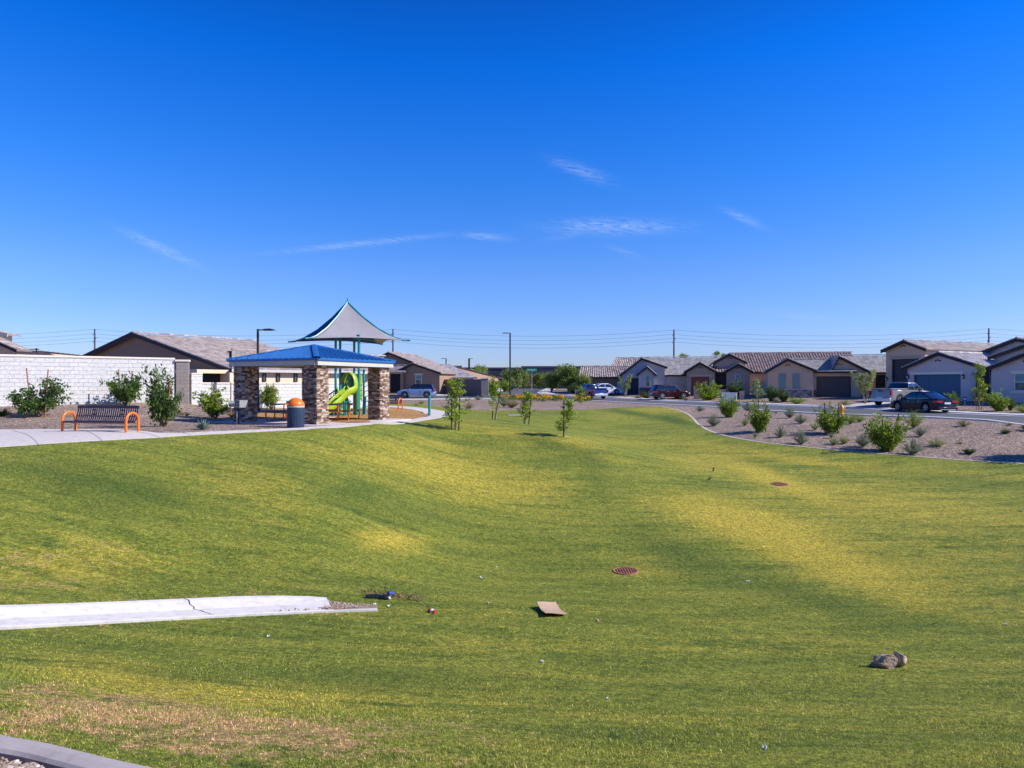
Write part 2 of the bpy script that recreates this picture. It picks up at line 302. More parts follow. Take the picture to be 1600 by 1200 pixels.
# ---------------------------------------------------------------- terrain
def P(u,v,Y): return ((u-800)/F*Y,Y,CH-(v-600)/F*Y)
def PZ(u,v,z):
    Y=(CH-z)*F/(v-600); return ((u-800)/F*Y,Y,z)
CP=[(0,0,0),(-8,-3,.1),(8,-3,0),(-14,2,.1),(14,0,-.1),(-24,4,.1),(26,0,-.2),
 (-2.76,3.68,-.18),(-1.75,3.4,-.2),(-4.5,4.3,-.18),(0,3.0,-.3),(0,4.1,-.56),(3,2.8,-.32),(3,4.2,-.66),(7,3,-.5),(-9,5.2,-.35),(14,4,-.7),
 P(800,1040,8.7),P(800,960,11.5),P(977,894,16.4),P(1390,1040,9.3),P(1390,1130,6.5),P(500,1080,6.9),P(200,1060,6.5),P(200,1110,5.1),P(800,1120,5.8),
 PZ(0,988,-1.42),PZ(320,968,-1.78),PZ(590,957,-2.1),PZ(0,945,-1.28),(-9,6.6,-.95),
 P(-100,850,11.5),P(100,850,12.7),P(100,900,11.7),P(50,780,14.5),P(50,740,16.),PZ(0,700,0),PZ(200,689,0),PZ(-250,715,0.02),
 PZ(300,682,0),P(300,720,19.7),P(300,760,17.5),P(300,800,15.7),P(300,850,14),P(300,900,12.8),
 PZ(500,673,0),P(500,700,23),P(500,750,19.5),P(500,800,17),P(500,850,15),P(500,900,13.5),P(560,925,12.6),
 PZ(600,665,0),PZ(700,652,-.02),P(700,700,28),P(700,750,23.5),P(700,800,20.5),P(700,850,18),P(700,900,15.5),
 P(820,663,36),P(880,683,30),P(775,656,42),P(900,720,27),P(900,760,24),P(900,800,21.5),P(900,850,18.5),
 P(1000,670,43),P(1000,700,34),P(960,650,49),P(900,655,46),PZ(1000,639,-.36),P(1050,665,43),P(1050,690,37),
 P(1218,758,25.5),P(1100,720,31),P(1100,800,21.5),P(1600,760,25),P(1600,850,18),P(1600,950,13),P(1600,1050,9),P(1300,850,18.5),P(1300,950,13),P(1400,760,25.5),
 PZ(633,631,-.05),PZ(690,637,-.1),PZ(730,641,-.25),PZ(800,642,-.33),PZ(900,641,-.38),PZ(950,638,-.38),PZ(1000,635,-.28),PZ(1040,637,-.3),PZ(1065,642,-.42),PZ(1080,650,-.62),
 PZ(1088,662,-.85),P(1120,677,39),P(1200,694,34.5),P(1300,704,32.5),P(1400,712,31),P(1500,720,29.5),P(1600,724,28.5),(32,27,-1.7),(34,18,-2.4),(30,8,-1.6),
 # road near kerb and far kerb, house pads
 (32,22,-.4),(26.7,35.6,-.4),(22.3,47.7,-.4),(17.2,63,-.35),(8.9,78,-.2),(38,30,-.4),(32.9,43.9,-.4),(31.9,49.8,-.38),(25.7,62.2,-.33),(17.8,79,-.25),(10,90,-.02),(4,104,.3),
 (45,44,.15),(37,60,.15),(33,68,.08),(30,72,.06),(24,84,.3),(14,98,.48),(55,60,.3),(50,90,.4),
 (-16,77.5,-.1),(-16,89,.0),(-30,76,0),(-30,90,.3),(0,84,-.1),(-3,97,.05),(-12,97,.45),(-20,98,.45),(0,110,.4),(10,135,.75),(-20,135,.75),(30,120,.7),
 # playground plateau
 (-8,28,0),(-11.9,29.5,0),(-9,38,0),(-4,38,0),(-12,44,0),(-7,50,-.02),(-16,34,.12),(-14.5,30,.1),(-12,36,.02),
 (-24.6,32.4,.66),(-18,37.,.72),(-21,28.5,.35),(-19,25.5,.1),(-28,28,.6),(-17.4,39,.42),(-10.9,46.5,.12),(-14,43,.25),(-4,58,0),(-20,55,.2),(-32,42,.7),(-40,30,.8),(-17,24,.03),(-14,62,0),(-30,22,.1),(-35,15,.1)]
CP=np.array(CP,float)
def _phi(r): return np.where(r>1e-9,r*r*np.log(np.maximum(r,1e-9)),0.)
def _fit():
    X=CP[:,:2]; n=len(X); D=np.sqrt(((X[:,None]-X[None])**2).sum(-1)); K=_phi(D)+np.eye(n)*1.2
    Pm=np.c_[np.ones(n),X]; A=np.zeros((n+3,n+3)); A[:n,:n]=K; A[:n,n:]=Pm; A[n:,:n]=Pm.T
    return np.linalg.solve(A,np.r_[CP[:,2],0,0,0])
_W=_fit()
def sstep(x,a,b):
    t=np.clip((x-a)/(b-a),0,1); return t*t*(3-2*t)
def T(x,y):
    x=np.atleast_1d(np.asarray(x,float)); y=np.atleast_1d(np.asarray(y,float)); sh=x.shape; x=x.ravel(); y=y.ravel(); out=np.empty(len(x))
    for i in range(0,len(x),20000):
        a,b=x[i:i+20000],y[i:i+20000]
        D=np.sqrt((a[:,None]-CP[None,:,0])**2+(b[:,None]-CP[None,:,1])**2)
        out[i:i+20000]=_phi(D)@_W[:-3]+_W[-3]+_W[-2]*a+_W[-1]*b
    out=np.clip(out,-3.2,1.2)
    wx=sstep(np.abs(x-2),34,55); wy=sstep(y,112,150); wn=1-sstep(y,-6,-2)
    far=np.where(y>20,.3+sstep(y,60,180)*.7,.0)
    ww=np.clip(wx+wy+wn,0,1); return (out*(1-ww)+far*ww).reshape(sh)
def t1(x,y): return float(T(x,y)[0])
def GP(u,v,off=0):
    """where the sight line through (u,v) of the photograph meets the ground"""
    Y=np.linspace(2.5,190,9000); X=(u-800)/F*Y; zr=CH-(v-600)/F*Y; d=zr-T(X,Y)
    i=np.argmax(d<0)
    if d[i]>=0: i=len(Y)-1
    return Vector((X[i],Y[i],float(T(X[i],Y[i])[0])+off))
def px(u,v,z0=.0):
    """ground point for layout outlines given as pixels, using the terrain"""
    p=GP(u,v); return (p.x,p.y)
# ================================================================ GROUND
def inpoly(x,y,poly):
    x=np.asarray(x);y=np.asarray(y);c=np.zeros(x.shape,bool);n=len(poly)
    for i in range(n):
        x0,y0=poly[i];x1,y1=poly[(i+1)%n]
        if y0==y1: continue
        k=((y0>y)!=(y1>y))&(x<(x1-x0)*(y-y0)/(y1-y0)+x0); c^=k
    return c
def dens(poly,step):
    o=[]
    for i in range(len(poly)):
        a=Vector(poly[i]);b=Vector(poly[(i+1)%len(poly)]); n=max(1,int((b-a).length/step))
        o+=[tuple(a.lerp(b,k/n)) for k in range(n)]
    return o
def smoothline(pts,it=2,closed=False):
    for _ in range(it):
        q=[] if closed else [pts[0]]
        m=len(pts) if closed else len(pts)-1
        for i in range(m):
            a,b=Vector(pts[i]),Vector(pts[(i+1)%len(pts)]); q+=[tuple(a.lerp(b,.25)),tuple(a.lerp(b,.75))]
        if not closed: q.append(pts[-1])
        pts=q
    return pts
def drape(name,mat,poly,off,step=.5,kind='structure',label=None,zf=None,fine=None,edge=None):
    pl=dens(poly,edge or step); xs=[p[0] for p in pl]; ys=[p[1] for p in pl]
    gx,gy=np.meshgrid(np.arange(min(xs),max(xs),step),np.arange(min(ys),max(ys),step)); gx=gx+(np.arange(gx.shape[0])%2)[:,None]*step*.5
    gx=gx.ravel();gy=gy.ravel()
    if fine:
        fx,fy=np.meshgrid(np.arange(fine[0],fine[1],fine[4]),np.arange(fine[2],fine[3],fine[4])); k=~((gx>fine[0])&(gx<fine[1])&(gy>fine[2])&(gy<fine[3]))
        gx=np.r_[gx[k],fx.ravel()];gy=np.r_[gy[k],fy.ravel()]
    k=inpoly(gx,gy,poly); gx,gy=gx[k],gy[k]
    vs=[Vector(p) for p in pl]+[Vector(p) for p in zip(gx,gy)]; n=len(pl)
    r=delaunay_2d_cdt(vs,[],[list(range(n))],1,1e-5)
    X=np.array([v.x for v in r[0]]);Y=np.array([v.y for v in r[0]]); Z=(zf or T)(X,Y)+off
    me=bpy.data.meshes.new(name); me.from_pydata(list(zip(X,Y,Z)),[],[tuple(f) for f in r[2]]); me.update()
    import bmesh
    bm=bmesh.new(); bm.from_mesh(me); bmesh.ops.recalc_face_normals(bm,faces=bm.faces)
    if sum(f.normal.z for f in bm.faces)<0: bmesh.ops.reverse_faces(bm,faces=bm.faces)
    bm.to_mesh(me); bm.free(); me.shade_smooth()
    me.materials.append(MATS[mat]); o=bpy.data.objects.new(name,me); C.objects.link(o); tag(o,kind=kind)
    if label: o['label']=label
    return o
def ribbon(name,mat,line,prof,zf=None,kind='structure',parent=None):
    """extrude a cross-section (offset to the left of travel, height) along a line laid on the ground"""
    L_=[Vector(p) for p in line]; vs=[];m=len(prof)
    for i,p in enumerate(L_):
        t=(L_[min(i+1,len(L_)-1)]-L_[max(i-1,0)]).normalized(); nrm=Vector((-t.y,t.x))
        z0=float((zf or T)(p.x,p.y).ravel()[0])
        for o_,dz in prof:
            q=p+nrm*o_; vs.append((q.x,q.y,z0+dz))
    fs=[(i*m+k,i*m+k+1,(i+1)*m+k+1,(i+1)*m+k) for i in range(len(L_)-1) for k in range(m-1)]
    fs+=[tuple(range(m)),tuple((len(L_)-1)*m+k for k in range(m))[::-1]]
    b=MB(); b.add(vs,fs,.5); o=b.build(name,mat,parent); 
    if kind: tag(o,kind=kind)
    return o
# base desert ground reaching the horizon
fx=np.r_[-np.geomspace(2500,47,14),np.arange(-45,50.1,.6),np.geomspace(52,2500,14)]
fy=np.r_[-np.geomspace(400,8,8),np.arange(-6,116,.6),np.geomspace(118,4000,16)]
GX,GY=np.meshgrid(fx,fy); GZ=T(GX,GY)
SP_NEAR=smoothline([(-12.5,4.4),(-9.2,6.35),(-6.33,8.44),(-4.57,10.15),(-3.3,10.95),(-2.24,11.36)],2)
nx,ny=len(fx),len(fy)
me=bpy.data.meshes.new('ground'); idx=np.arange(nx*ny).reshape(ny,nx)
fc=np.stack([idx[:-1,:-1],idx[:-1,1:],idx[1:,1:],idx[1:,:-1]],-1).reshape(-1,4)
me.from_pydata(np.stack([GX.ravel(),GY.ravel(),GZ.ravel()-.012],-1).tolist(),[],fc.tolist()); me.shade_smooth(); me.materials.append(MATS['gravel_ground'])
go=bpy.data.objects.new('ground',me); C.objects.link(go); tag(go,kind='structure')
# lawn outline (world points found from the photograph)
KERB=smoothline([(-7.5,5.6),(-4.6,4.35),px(0,1166),px(60,1174),px(120,1189),px(180,1204),px(250,1219),(-.75,2.96),(1.2,2.85),(4.5,2.9),(9,2.4),(16,1.5)],2)
PATHN=[(-24,15.5)]+[px(*q) for q in ((-120,708),(0,700),(100,693),(200,688),(300,681),(400,676),(500,672),(600,664),(660,658),(690,653.5),(704,650.8),(708,648.2),(703,645),(684,641.2),(655,637.5),(630,635.3),(600,634.3))]
LFAR=[px(*q) for q in ((600,631),(633,631),(690,637),(730,641),(800,642),(850,641.5),(900,641),(950,638.5),(1000,635.5),(1030,636),(1055,640),(1074,647),(1083,655),(1089,664),(1110,676),(1150,686),(1200,694),(1300,704),(1400,712),(1500,720),(1600,725),(1750,737))]
LFAR=smoothline(LFAR,1)
lawnpoly=KERB[::-1]+[(-12,8)]+[(-24,10)]+smoothline(PATHN,1)+LFAR+[(33,20),(33,6),(16,1.6)]
BLOBS_DRY=[(720,745,150,42,12,.75),(600,843,55,20,5,.7),(640,850,80,22,0,.35),(1120,805,120,26,10,.65),(1220,845,170,40,22,.55),(1330,895,170,34,22,.40),(1380,835,260,60,14,.30),(1480,930,200,40,18,.25),(1450,790,260,30,9,.5),(1200,745,90,12,22,.8),(1090,722,70,14,12,.45),(930,705,70,12,18,.35),(830,685,90,12,12,.45),(860,760,60,20,0,.3),(1200,710,160,7,9,.55),(1450,735,260,7,4,.4),(440,790,90,30,10,.25),(380,745,120,25,8,.3),(120,880,170,40,2,.5),(150,1045,140,22,6,.6),(330,1085,240,26,2,.6),(700,1090,350,30,0,.25),(1010,885,60,14,8,.5),(1010,840,60,15,0,.2),(450,960,420,14,0,.2),(560,715,90,12,6,.3),(480,700,60,8,0,.2),(1000,650,110,9,2,.35),(1050,640,60,5,0,.5),(950,690,160,9,2,.3),(1300,1150,300,25,5,.2),(900,1010,380,18,0,.22),(1250,1010,260,16,4,.2),(720,668,70,9,5,.25),(620,690,100,8,0,.25)]
BLOBS_WET=[(120,750,130,26,10,.8),(170,800,80,18,5,.5),(250,770,70,20,12,.4),(640,800,110,24,12,.6),(580,760,60,14,0,.35),(540,770,60,22,0,.3),(930,745,22,40,-20,.5),(880,700,80,12,16,.5),(840,690,60,7,8,.35),(1050,865,110,30,26,.55),(1250,930,180,22,20,.45),(1130,770,90,16,16,.3),(720,690,70,8,8,.4),(530,1060,320,26,3,.5),(620,930,60,14,0,.6),(1000,648,90,5,10,.7),(1055,655,30,8,20,.6),(850,646,130,5,0,.4),(1480,745,200,9,6,.35),(1500,980,220,20,10,.35),(200,1010,160,14,0,.3),(900,890,160,16,0,.25),(1300,1080,380,18,2,.25),(430,720,60,10,6,.4),(860,720,40,10,0,.35),(700,860,220,14,4,.2)]
BLOBS_BARE=[(40,875,120,14,0,.42),(60,912,110,10,0,.45),(160,855,60,8,0,.3),(50,1075,110,12,0,.40),(60,1122,130,30,0,.58),(230,1108,190,28,4,.58),(370,1160,250,38,4,.68),(580,1138,220,18,2,.48),(430,1095,60,5,0,.3),(600,1180,200,14,4,.3),(110,985,160,5,-4,.25),(330,930,250,4,-4,.4),(540,958,50,5,0,.4),(985,886,45,5,0,.3),(1218,755,26,3,0,.3)]
def blobs(B,x,y,z):
    yy=np.maximum(y,1.5); u=800+F*x/yy; v=600+F*(CH-z)/yy; o=np.zeros(x.shape)
    for (a,b,ru,rv,an,am) in B:
        c_,s_=math.cos(R(an)),math.sin(R(an)); p=((u-a)*c_+(v-b)*s_)/ru; q=(-(u-a)*s_+(v-b)*c_)/rv
        o+=am*np.exp(-(p*p+q*q)**1.15)
    return o
def put_attrs(me,x,y,z,dom='POINT'):
    for nm,B in (('dry',BLOBS_DRY),('wet',BLOBS_WET),('bare',BLOBS_BARE)):
        a=me.attributes.new(nm,'FLOAT',dom); a.data.foreach_set('value',blobs(B,x,y,z).astype(np.float32))
lawn=drape('lawn','lawn',lawnpoly,.022,.5,fine=(-9,12,2,14,.22),edge=.3)
co_=np.empty(len(lawn.data.vertices)*3); lawn.data.vertices.foreach_get('co',co_); co_=co_.reshape(-1,3)
put_attrs(lawn.data,co_[:,0],co_[:,1],co_[:,2])
# spillway: gutter pan with a rolled kerb on its far side, cracked once, running out into silt
def spz(x,y): return T(x,y)
pan=[p for p in SP_NEAR if p[0]<-2.72]
WP=.40
sp_=ribbon('spillway','spill_concrete',pan,[(-.03,-.12),(-.03,.055),(.0,.065),(.08,.045),(WP,.05),(WP+.04,.065),(WP+.22,.135),(WP+.31,.145),(WP+.33,-.12)])
co_=sp_.data.vertices; m9=9; npn=len(pan)
for i in range(npn):            # the rolled rim dies out towards the lower end
    dl=(Vector(pan[-1])-Vector(pan[i])).length; f_=1-min(1,dl/1.5)
    for k in (5,6,7): co_[i*m9+k].co.z-= f_*f_*(.0,.0,.0,.0,.0,.012,.075,.085,0)[k]
sp_.data.update()
lip=[p for p in SP_NEAR if p[0]>=-3.0]
ribbon('spillway','spill_concrete',lip,[(-.03,-.1),(-.03,.055),(.07,.05),(.09,-.1)])
pe=Vector(pan[-1]); te=(Vector(pan[-1])-Vector(pan[-3])).normalized(); ne=Vector((-te.y,te.x))
siltp=[tuple(pe+ne*.02-te*.05),tuple(pe+ne*.2-te*.22),tuple(pe+ne*(WP+.12)-te*.30),tuple(pe+ne*(WP+.2)+te*.05),tuple(pe+ne*.36+te*.40),tuple(pe+ne*.20+te*.75),(lip[-1][0],lip[-1][1]+.06),tuple(Vector(lip[len(lip)//2])+ne*.05)]
drape('silt','silt',siltp,.06,.12,edge=.1)
cp=Vector(min(SP_NEAR,key=lambda q:abs(800+F*q[0]/q[1]-327))); b=MB()
cz=t1(cp.x,cp.y)
cpts=[(0,.0,.068),(-.02,.1,.05),(-.08,.22,.053),(-.11,.32,.055),(-.18,WP,.057),(-.17,WP+.05,.075),(-.21,WP+.12,.102),(-.20,WP+.22,.142),(-.25,WP+.31,.151)]
tc_=(Vector((-4.3,10.35))-Vector((-4.9,9.85))).normalized(); nc_=Vector((-tc_.y,tc_.x))
q=[cp+tc_*a+nc_*bb for a,bb,_ in cpts]; vs=[]
for (p2,(a,bb,h)) in zip(q,cpts):
    zz=t1(*(p2-nc_*bb)); vs+=[(p2.x-.009,p2.y,zz+h),(p2.x+.009,p2.y,zz+h+.001)]
b.add(vs,[(2*i,2*i+1,2*i+3,2*i+2) for i in range(len(cpts)-1)]); o=b.build('spillway_crack','drain_dark',sp_)
# pebbles washed on to the pan and lying in the silt; gravel strip beside the near kerb
def pebbles(name,label,pts,smin,smax,mat='pebble',kind='stuff'):
    n=len(pts); ico=np.array([(0,0,1),(.89,0,.45),(.28,.85,.45),(-.72,.53,.45),(-.72,-.53,.45),(.28,-.85,.45),(.72,.53,-.45),(-.28,.85,-.45),(-.89,0,-.45),(-.28,-.85,-.45),(.72,-.53,-.45),(0,0,-1)])
    fi=np.array([(0,1,2),(0,2,3),(0,3,4),(0,4,5),(0,5,1),(1,6,2),(2,7,3),(3,8,4),(4,9,5),(5,10,1),(6,7,2),(7,8,3),(8,9,4),(9,10,5),(10,6,1),(11,7,6),(11,8,7),(11,9,8),(11,10,9),(11,6,10)])
    s=RNG.uniform(smin,smax,(n,1,1))*RNG.uniform(.6,1.3,(n,1,3))*np.array([1,1,.7])
    V=ico[None]*(1+RNG.uniform(-.22,.22,(n,12,1)))*s
    a=RNG.uniform(0,6.28,n); ca,sa=np.cos(a)[:,None],np.sin(a)[:,None]
    x=V[...,0]*ca-V[...,1]*sa; y=V[...,0]*sa+V[...,1]*ca
    V=np.stack([x,y,V[...,2]],-1)+np.array(pts)[:,None,:]
    Fc=(fi[None]+(np.arange(n)*12)[:,None,None]).reshape(-1,3)
    me=bpy.data.meshes.new(name); me.from_pydata(V.reshape(-1,3).tolist(),[],Fc.tolist())
    at=me.attributes.new('rnd','FLOAT','FACE'); at.data.foreach_set('value',np.repeat(RNG.random(n),20).astype(np.float32))
    me.materials.append(MATS[mat]); o=bpy.data.objects.new(name,me); C.objects.link(o); return tag(o,label,None,None,kind)
kin=[(x+.0,y) for x,y in KERB]
gxy=RNG.uniform((-4.6,2.2),(-.6,4.6),(26000,2)); strip=[p for p in KERB if p[0]<0]; sp2=strip+[(0,1.5),(-8,1.5)]
k=inpoly(gxy[:,0],gxy[:,1],[(x-.075,y-.14) for x,y in strip]+[(0,1.2),(-8,1.2)]); gxy=gxy[k]
# keep only the part a camera near the photographer's spot could see
k=gxy[:,1]>2.7; gxy=gxy[k][:9000]; z=T(gxy[:,0],gxy[:,1])
pebbles('gravel','loose pinkish tan gravel beside the concrete edging at the bottom left',np.c_[gxy,z+.004],.007,.019)
pp=[]
for _ in range(70):
    s=random.random()**.6; p2=pe-te*(1.0*(1-s))+ne*random.uniform(.05,.3+.2*s); pp.append((p2.x,p2.y,t1(p2.x,p2.y)+.06))
for _ in range(500):
    p2=pe+te*random.uniform(-.1,.95)+ne*random.uniform(.05,.62)
    if inpoly(np.array([p2.x]),np.array([p2.y]),siltp)[0]: pp.append((p2.x,p2.y,t1(p2.x,p2.y)+.066))
pebbles('silt_grit','grit and small stones washed over the lower end of the spillway',pp,.006,.016)
# near edging strip
ribbon('edging','edging_concrete',KERB,[(-.125,-.15),(-.125,.045),(-.11,.060),(-.06,.068),(-.012,.060),(.0,.045),(.0,-.15)])
EDG=smoothline([px(*q) for q in ((1000,635.5),(1030,636),(1055,640),(1074,647),(1083,655),(1089,664),(1110,676),(1150,686),(1200,694),(1300,704),(1400,712),(1500,720),(1600,725),(1750,737))],2)
ribbon('edging','edging_light',EDG,[(-.03,-.1),(-.03,.034),(.13,.038),(.14,-.1)])
# real blades over the near lawn
nb=520000
Yb=np.exp(RNG.uniform(math.log(2.5),math.log(19),nb)); Xb=RNG.uniform(-1.0,1.0,nb)*Yb*.98
k=inpoly(Xb,Yb,lawnpoly)&~inpoly(Xb,Yb,pan+[tuple(Vector(p)+ne*.72) for p in pan[::-1]])&~inpoly(Xb,Yb,siltp); 
k&=~(((Xb-2.72)**2+(Yb-16.38)**2)<.33**2)
Xb,Yb=Xb[k],Yb[k]; Zb=T(Xb,Yb)+.018; nb=len(Xb)
hh=RNG.uniform(.008,.021,nb)*(1+.25*np.sin(Xb*2.1+np.cos(Yb*1.7)*2)); ww=.0021*np.maximum(Yb/4.2,1)*RNG.uniform(.7,1.5,nb)
a=RNG.uniform(0,2*np.pi,nb); ln=RNG.uniform(.2,1.25,nb)*hh; a2=RNG.uniform(0,2*np.pi,nb)
V=np.empty((nb,3,3)); V[:,0]=np.stack([Xb-np.cos(a)*ww,Yb-np.sin(a)*ww,Zb],-1); V[:,1]=np.stack([Xb+np.cos(a)*ww,Yb+np.sin(a)*ww,Zb],-1); V[:,2]=np.stack([Xb+np.cos(a2)*ln,Yb+np.sin(a2)*ln,Zb+hh],-1)
me=bpy.data.meshes.new('grass'); me.vertices.add(nb*3); me.vertices.foreach_set('co',V.reshape(-1)); me.loops.add(nb*3); me.loops.foreach_set('vertex_index',np.arange(nb*3,dtype=np.int32)); me.polygons.add(nb)
me.polygons.foreach_set('loop_start',np.arange(0,nb*3,3,dtype=np.int32)); me.update(calc_edges=True)
at=me.attributes.new('rnd','FLOAT','FACE'); at.data.foreach_set('value',RNG.random(nb).astype(np.float32))
put_attrs(me,Xb,Yb,Zb,'FACE'); me.materials.append(MATS['grass_blade'])
o=bpy.data.objects.new('grass',me); C.objects.link(o); tag(o,'short mown grass blades, green with yellow and straw patches',None,None,'stuff')
# path, pavilion slab, mulch
PATHIN=[px(*q) for q in ((600,636.5),(625,638.2),(645,641),(660,644.5),(671,648.6),(668,651.8),(640,656.8),(600,660.5),(540,664.5),(470,669.8),(440,671),(400,672.8),(330,675.5),(285,678),(245,677.8),(205,673.5),(150,671.8),(70,671.5),(0,672.5),(-120,678))]+[(-24,20.5)]
pathpoly=smoothline(PATHN,1)+PATHIN
drape('path','path_concrete',pathpoly,.035,.5,edge=.3)
ribbon('path','path_concrete',smoothline(PATHN,1),[(-.0,-.1),(-.0,.039),(.12,.039),(.12,-.1)])
mulchpoly=smoothline([px(*q) for q in ((395,652),(440,656),(500,660),(560,661),(600,660.3),(640,656.5),(667,651.5),(670,648.6),(659,644.6),(644,641.1),(624,638.3),(590,636.6),(520,637),(450,642),(400,646))],1,True)
drape('mulch_bed','mulch',mulchpoly,.028,.5,edge=.3)
# joints scored across the path
b=MB()
for (ua,va,ub,vb) in ((20,673,60,697),(118,672,160,691),(215,676,250,685),(285,678,300,681.5),(560,664,575,666.6),(620,659.3,632,661.3),(668,652,690,653),(671,648,704,648)):
    p0=GP(ua,va);p1=GP(ub,vb); d=(p1-p0); n_=Vector((-d.y,d.x,0)).normalized()*.012
    m_=12
    vs=[]
    for i in range(m_+1):
        c0=p0.lerp(p1,i/m_); z=t1(c0.x,c0.y)+.0405; vs+=[(c0.x-n_.x,c0.y-n_.y,z),(c0.x+n_.x,c0.y+n_.y,z)]
    b.add(vs,[(2*i,2*i+1,2*i+3,2*i+2) for i in range(m_)])
tag(b.build('path_joint','edging_concrete'),kind='structure')
# streets
NK=smoothline([(33,17),(30.5,26),(26.75,35.6),(22.0,47.8),(17.6,62),(12.8,71.5),(8.9,78),(4.5,82.5),(-1,84),(-8,81.5),(-16,77.5),(-32,74.5),(-48,73)],2)
FK=smoothline([(41,22),(38,32),(33.2,43.9),(31.0,50.5),(26.2,62.2),(21.5,71.5),(17.2,79),(12.5,87),(8,93.5),(4.6,100),(4.2,108),(6,122),(8,150)],2)
FKL=smoothline([(-48,86),(-30,88),(-16,90.5),(-7,93.5),(-3.2,98),(-2.6,106),(-1.5,122),(0,150)],2)
drape('road','asphalt',NK+FKL+FK[::-1],.012,1.0,edge=.8)
kp=[(-.20,-.15),(-.20,.055),(-.03,.09),(.03,.03),(.42,.02),(.42,-.15)]
ribbon('curb','curb_concrete',NK,[(-a,b_) for a,b_ in kp])
ribbon('curb','curb_concrete',FK,[(a,b_) for a,b_ in kp])
ribbon('curb','curb_concrete',FKL,[(-a,b_) for a,b_ in kp])
ribbon('sidewalk','curb_concrete',FK,[(-.205,-.1),(-.205,.05),(-1.7,.10),(-1.7,-.1)])
ribbon('sidewalk','curb_concrete',FKL,[(.205,-.1),(.205,.05),(1.7,.10),(1.7,-.1)])
simple_d={}
def drv(name,mat,pts,off): return drape(name,mat,[px(*q) for q in pts],off,1.0,edge=.6)
drape('driveway','path_concrete',[(30.9,54.5),(28.5,60.2),(37.0,63.5),(38.2,58.)],.08,1.0,edge=.6)
drape('driveway','silt',[(25.3,67.5),(23.2,72.5),(29.5,75.5),(31.,71.)],.08,1.0,edge=.6)
# ================================================================ PAVILION
def tag_(o,label,cat,group=None): return tag(o,label,cat,group)
la=Vector((-.89,.456)); ra=Vector((.456,.89))           # the two side directions of the pavilion
pn=Vector((-7.95,27.78)); pc=pn+la*2.4+ra*2.4; prz=math.atan2(ra.y,ra.x)   # local +x = ra, local +y = la
PAV=empty('pavilion',(pc.x,pc.y,0.0),prz,'open picnic pavilion with blue metal hip roof on four stacked stone columns','pavilion')
slabz=.05
def stone_column(name,x0,x1,y0,y1,z0,z1,mat,parent,rowh=.066,wmin=.09,wmax=.26,seed=1):
    rr=random.Random(seed); b=MB(); b.b2(x0+.02,x1-.02,y0+.02,y1-.02,z0,z1,.0)
    z=z0
    while z<z1-.02:
        h=min(rowh*rr.uniform(.75,1.35),z1-z)
        for ax in range(4):
            a0,a1=(x0,x1) if ax in(0,2) else (y0,y1); p=a0
            while p<a1-.01:
                q=min(a1,p+rr.uniform(wmin,wmax)); q=a1 if a1-q<.08 else q
                d=rr.uniform(.0,.035); g_=.004
                if ax==0: b.b2(p+g_,q-g_,y0-d,y0+.05,z+g_,z+h-g_,rr.random())
                if ax==2: b.b2(p+g_,q-g_,y1-.05,y1+d,z+g_,z+h-g_,rr.random())
                if ax==1: b.b2(x1-.05,x1+d,p+g_,q-g_,z+g_,z+h-g_,rr.random())
                if ax==3: b.b2(x0-d,x0+.05,p+g_,q-g_,z+g_,z+h-g_,rr.random())
                p=q
        z+=h
    return b.build(name,mat,parent)
n_=0
for sx in(-1,1):
    for sy in(-1,1):
        n_+=1; cx_,cy_=sx*2.05,sy*2.05
        stone_column('column',cx_-.34,cx_+.34,cy_-.34,cy_+.34,-.05,2.60,'ledge_stone',PAV,seed=n_)
def hiproof(par,S,ze,za,mat):
    b=MB(); th=.05
    cs=[(-S,-S),(S,-S),(S,S),(-S,S)]
    for i in range(4):
        a,c=Vector(cs[i]),Vector(cs[(i+1)%4])
        b.add([(a.x,a.y,ze),(c.x,c.y,ze),(0,0,za)],[(0,1,2)])
        b.add([(a.x,a.y,ze-th),(c.x,c.y,ze-th),(0,0,za-th)],[(2,1,0)])
        b.add([(a.x,a.y,ze-th),(c.x,c.y,ze-th),(c.x,c.y,ze),(a.x,a.y,ze)],[(0,1,2,3)])
        t=(c-a).normalized(); L_=(c-a).length; inn=Vector((-t.y,t.x)); k=int(L_/.31)
        for j in range(1,k):
            s=j*L_/k; run=min(s,L_-s)-.04
            if run<.1: continue
            p=a+t*s; q=p+inn*run; f=run/S
            zb_=ze+(za-ze)*f
            w2=.013; hh_=.032
            vs=[]
            for (pp_,zz) in ((p,ze),(q,zb_)):
                for e_ in(-1,1):
                    vs+=[(pp_.x+t.x*w2*e_,pp_.y+t.y*w2*e_,zz),(pp_.x+t.x*w2*e_,pp_.y+t.y*w2*e_,zz+hh_)]
            b.add(vs,[(0,1,5,4),(2,6,7,3),(1,3,7,5),(0,2,3,1)])
    o=b.build('roof',mat,par)
    h=MB()
    for c in cs:
        d=Vector(c).normalized(); n2=Vector((-d.y,d.x))
        vs=[]
        for (pp_,zz) in ((Vector(c)*1.004,ze),(Vector((0,0)),za)):
            for e_,dz in((-.13,-.03),(-.115,.045),(.0,.06),(.115,.045),(.13,-.03)): vs.append((pp_.x+n2.x*e_,pp_.y+n2.y*e_,zz+dz))
        h.add(vs,[(i,i+1,6+i,5+i) for i in range(4)])
    h.build('hip_cap',mat,o); return o
rf=hiproof(PAV,2.60,2.76,3.45,'metal_blue_roof')
b=MB()
for i in range(4):
    a=[(-2.60,-2.60),(2.60,-2.60),(2.60,2.60),(-2.60,2.60)]; p,q=a[i],a[(i+1)%4]
    if p[1]==q[1]: b.b2(-2.58,2.58,p[1]-.02,p[1]+.02,2.67,2.755)
    else: b.b2(p[0]-.02,p[0]+.02,-2.56,2.56,2.67,2.755)
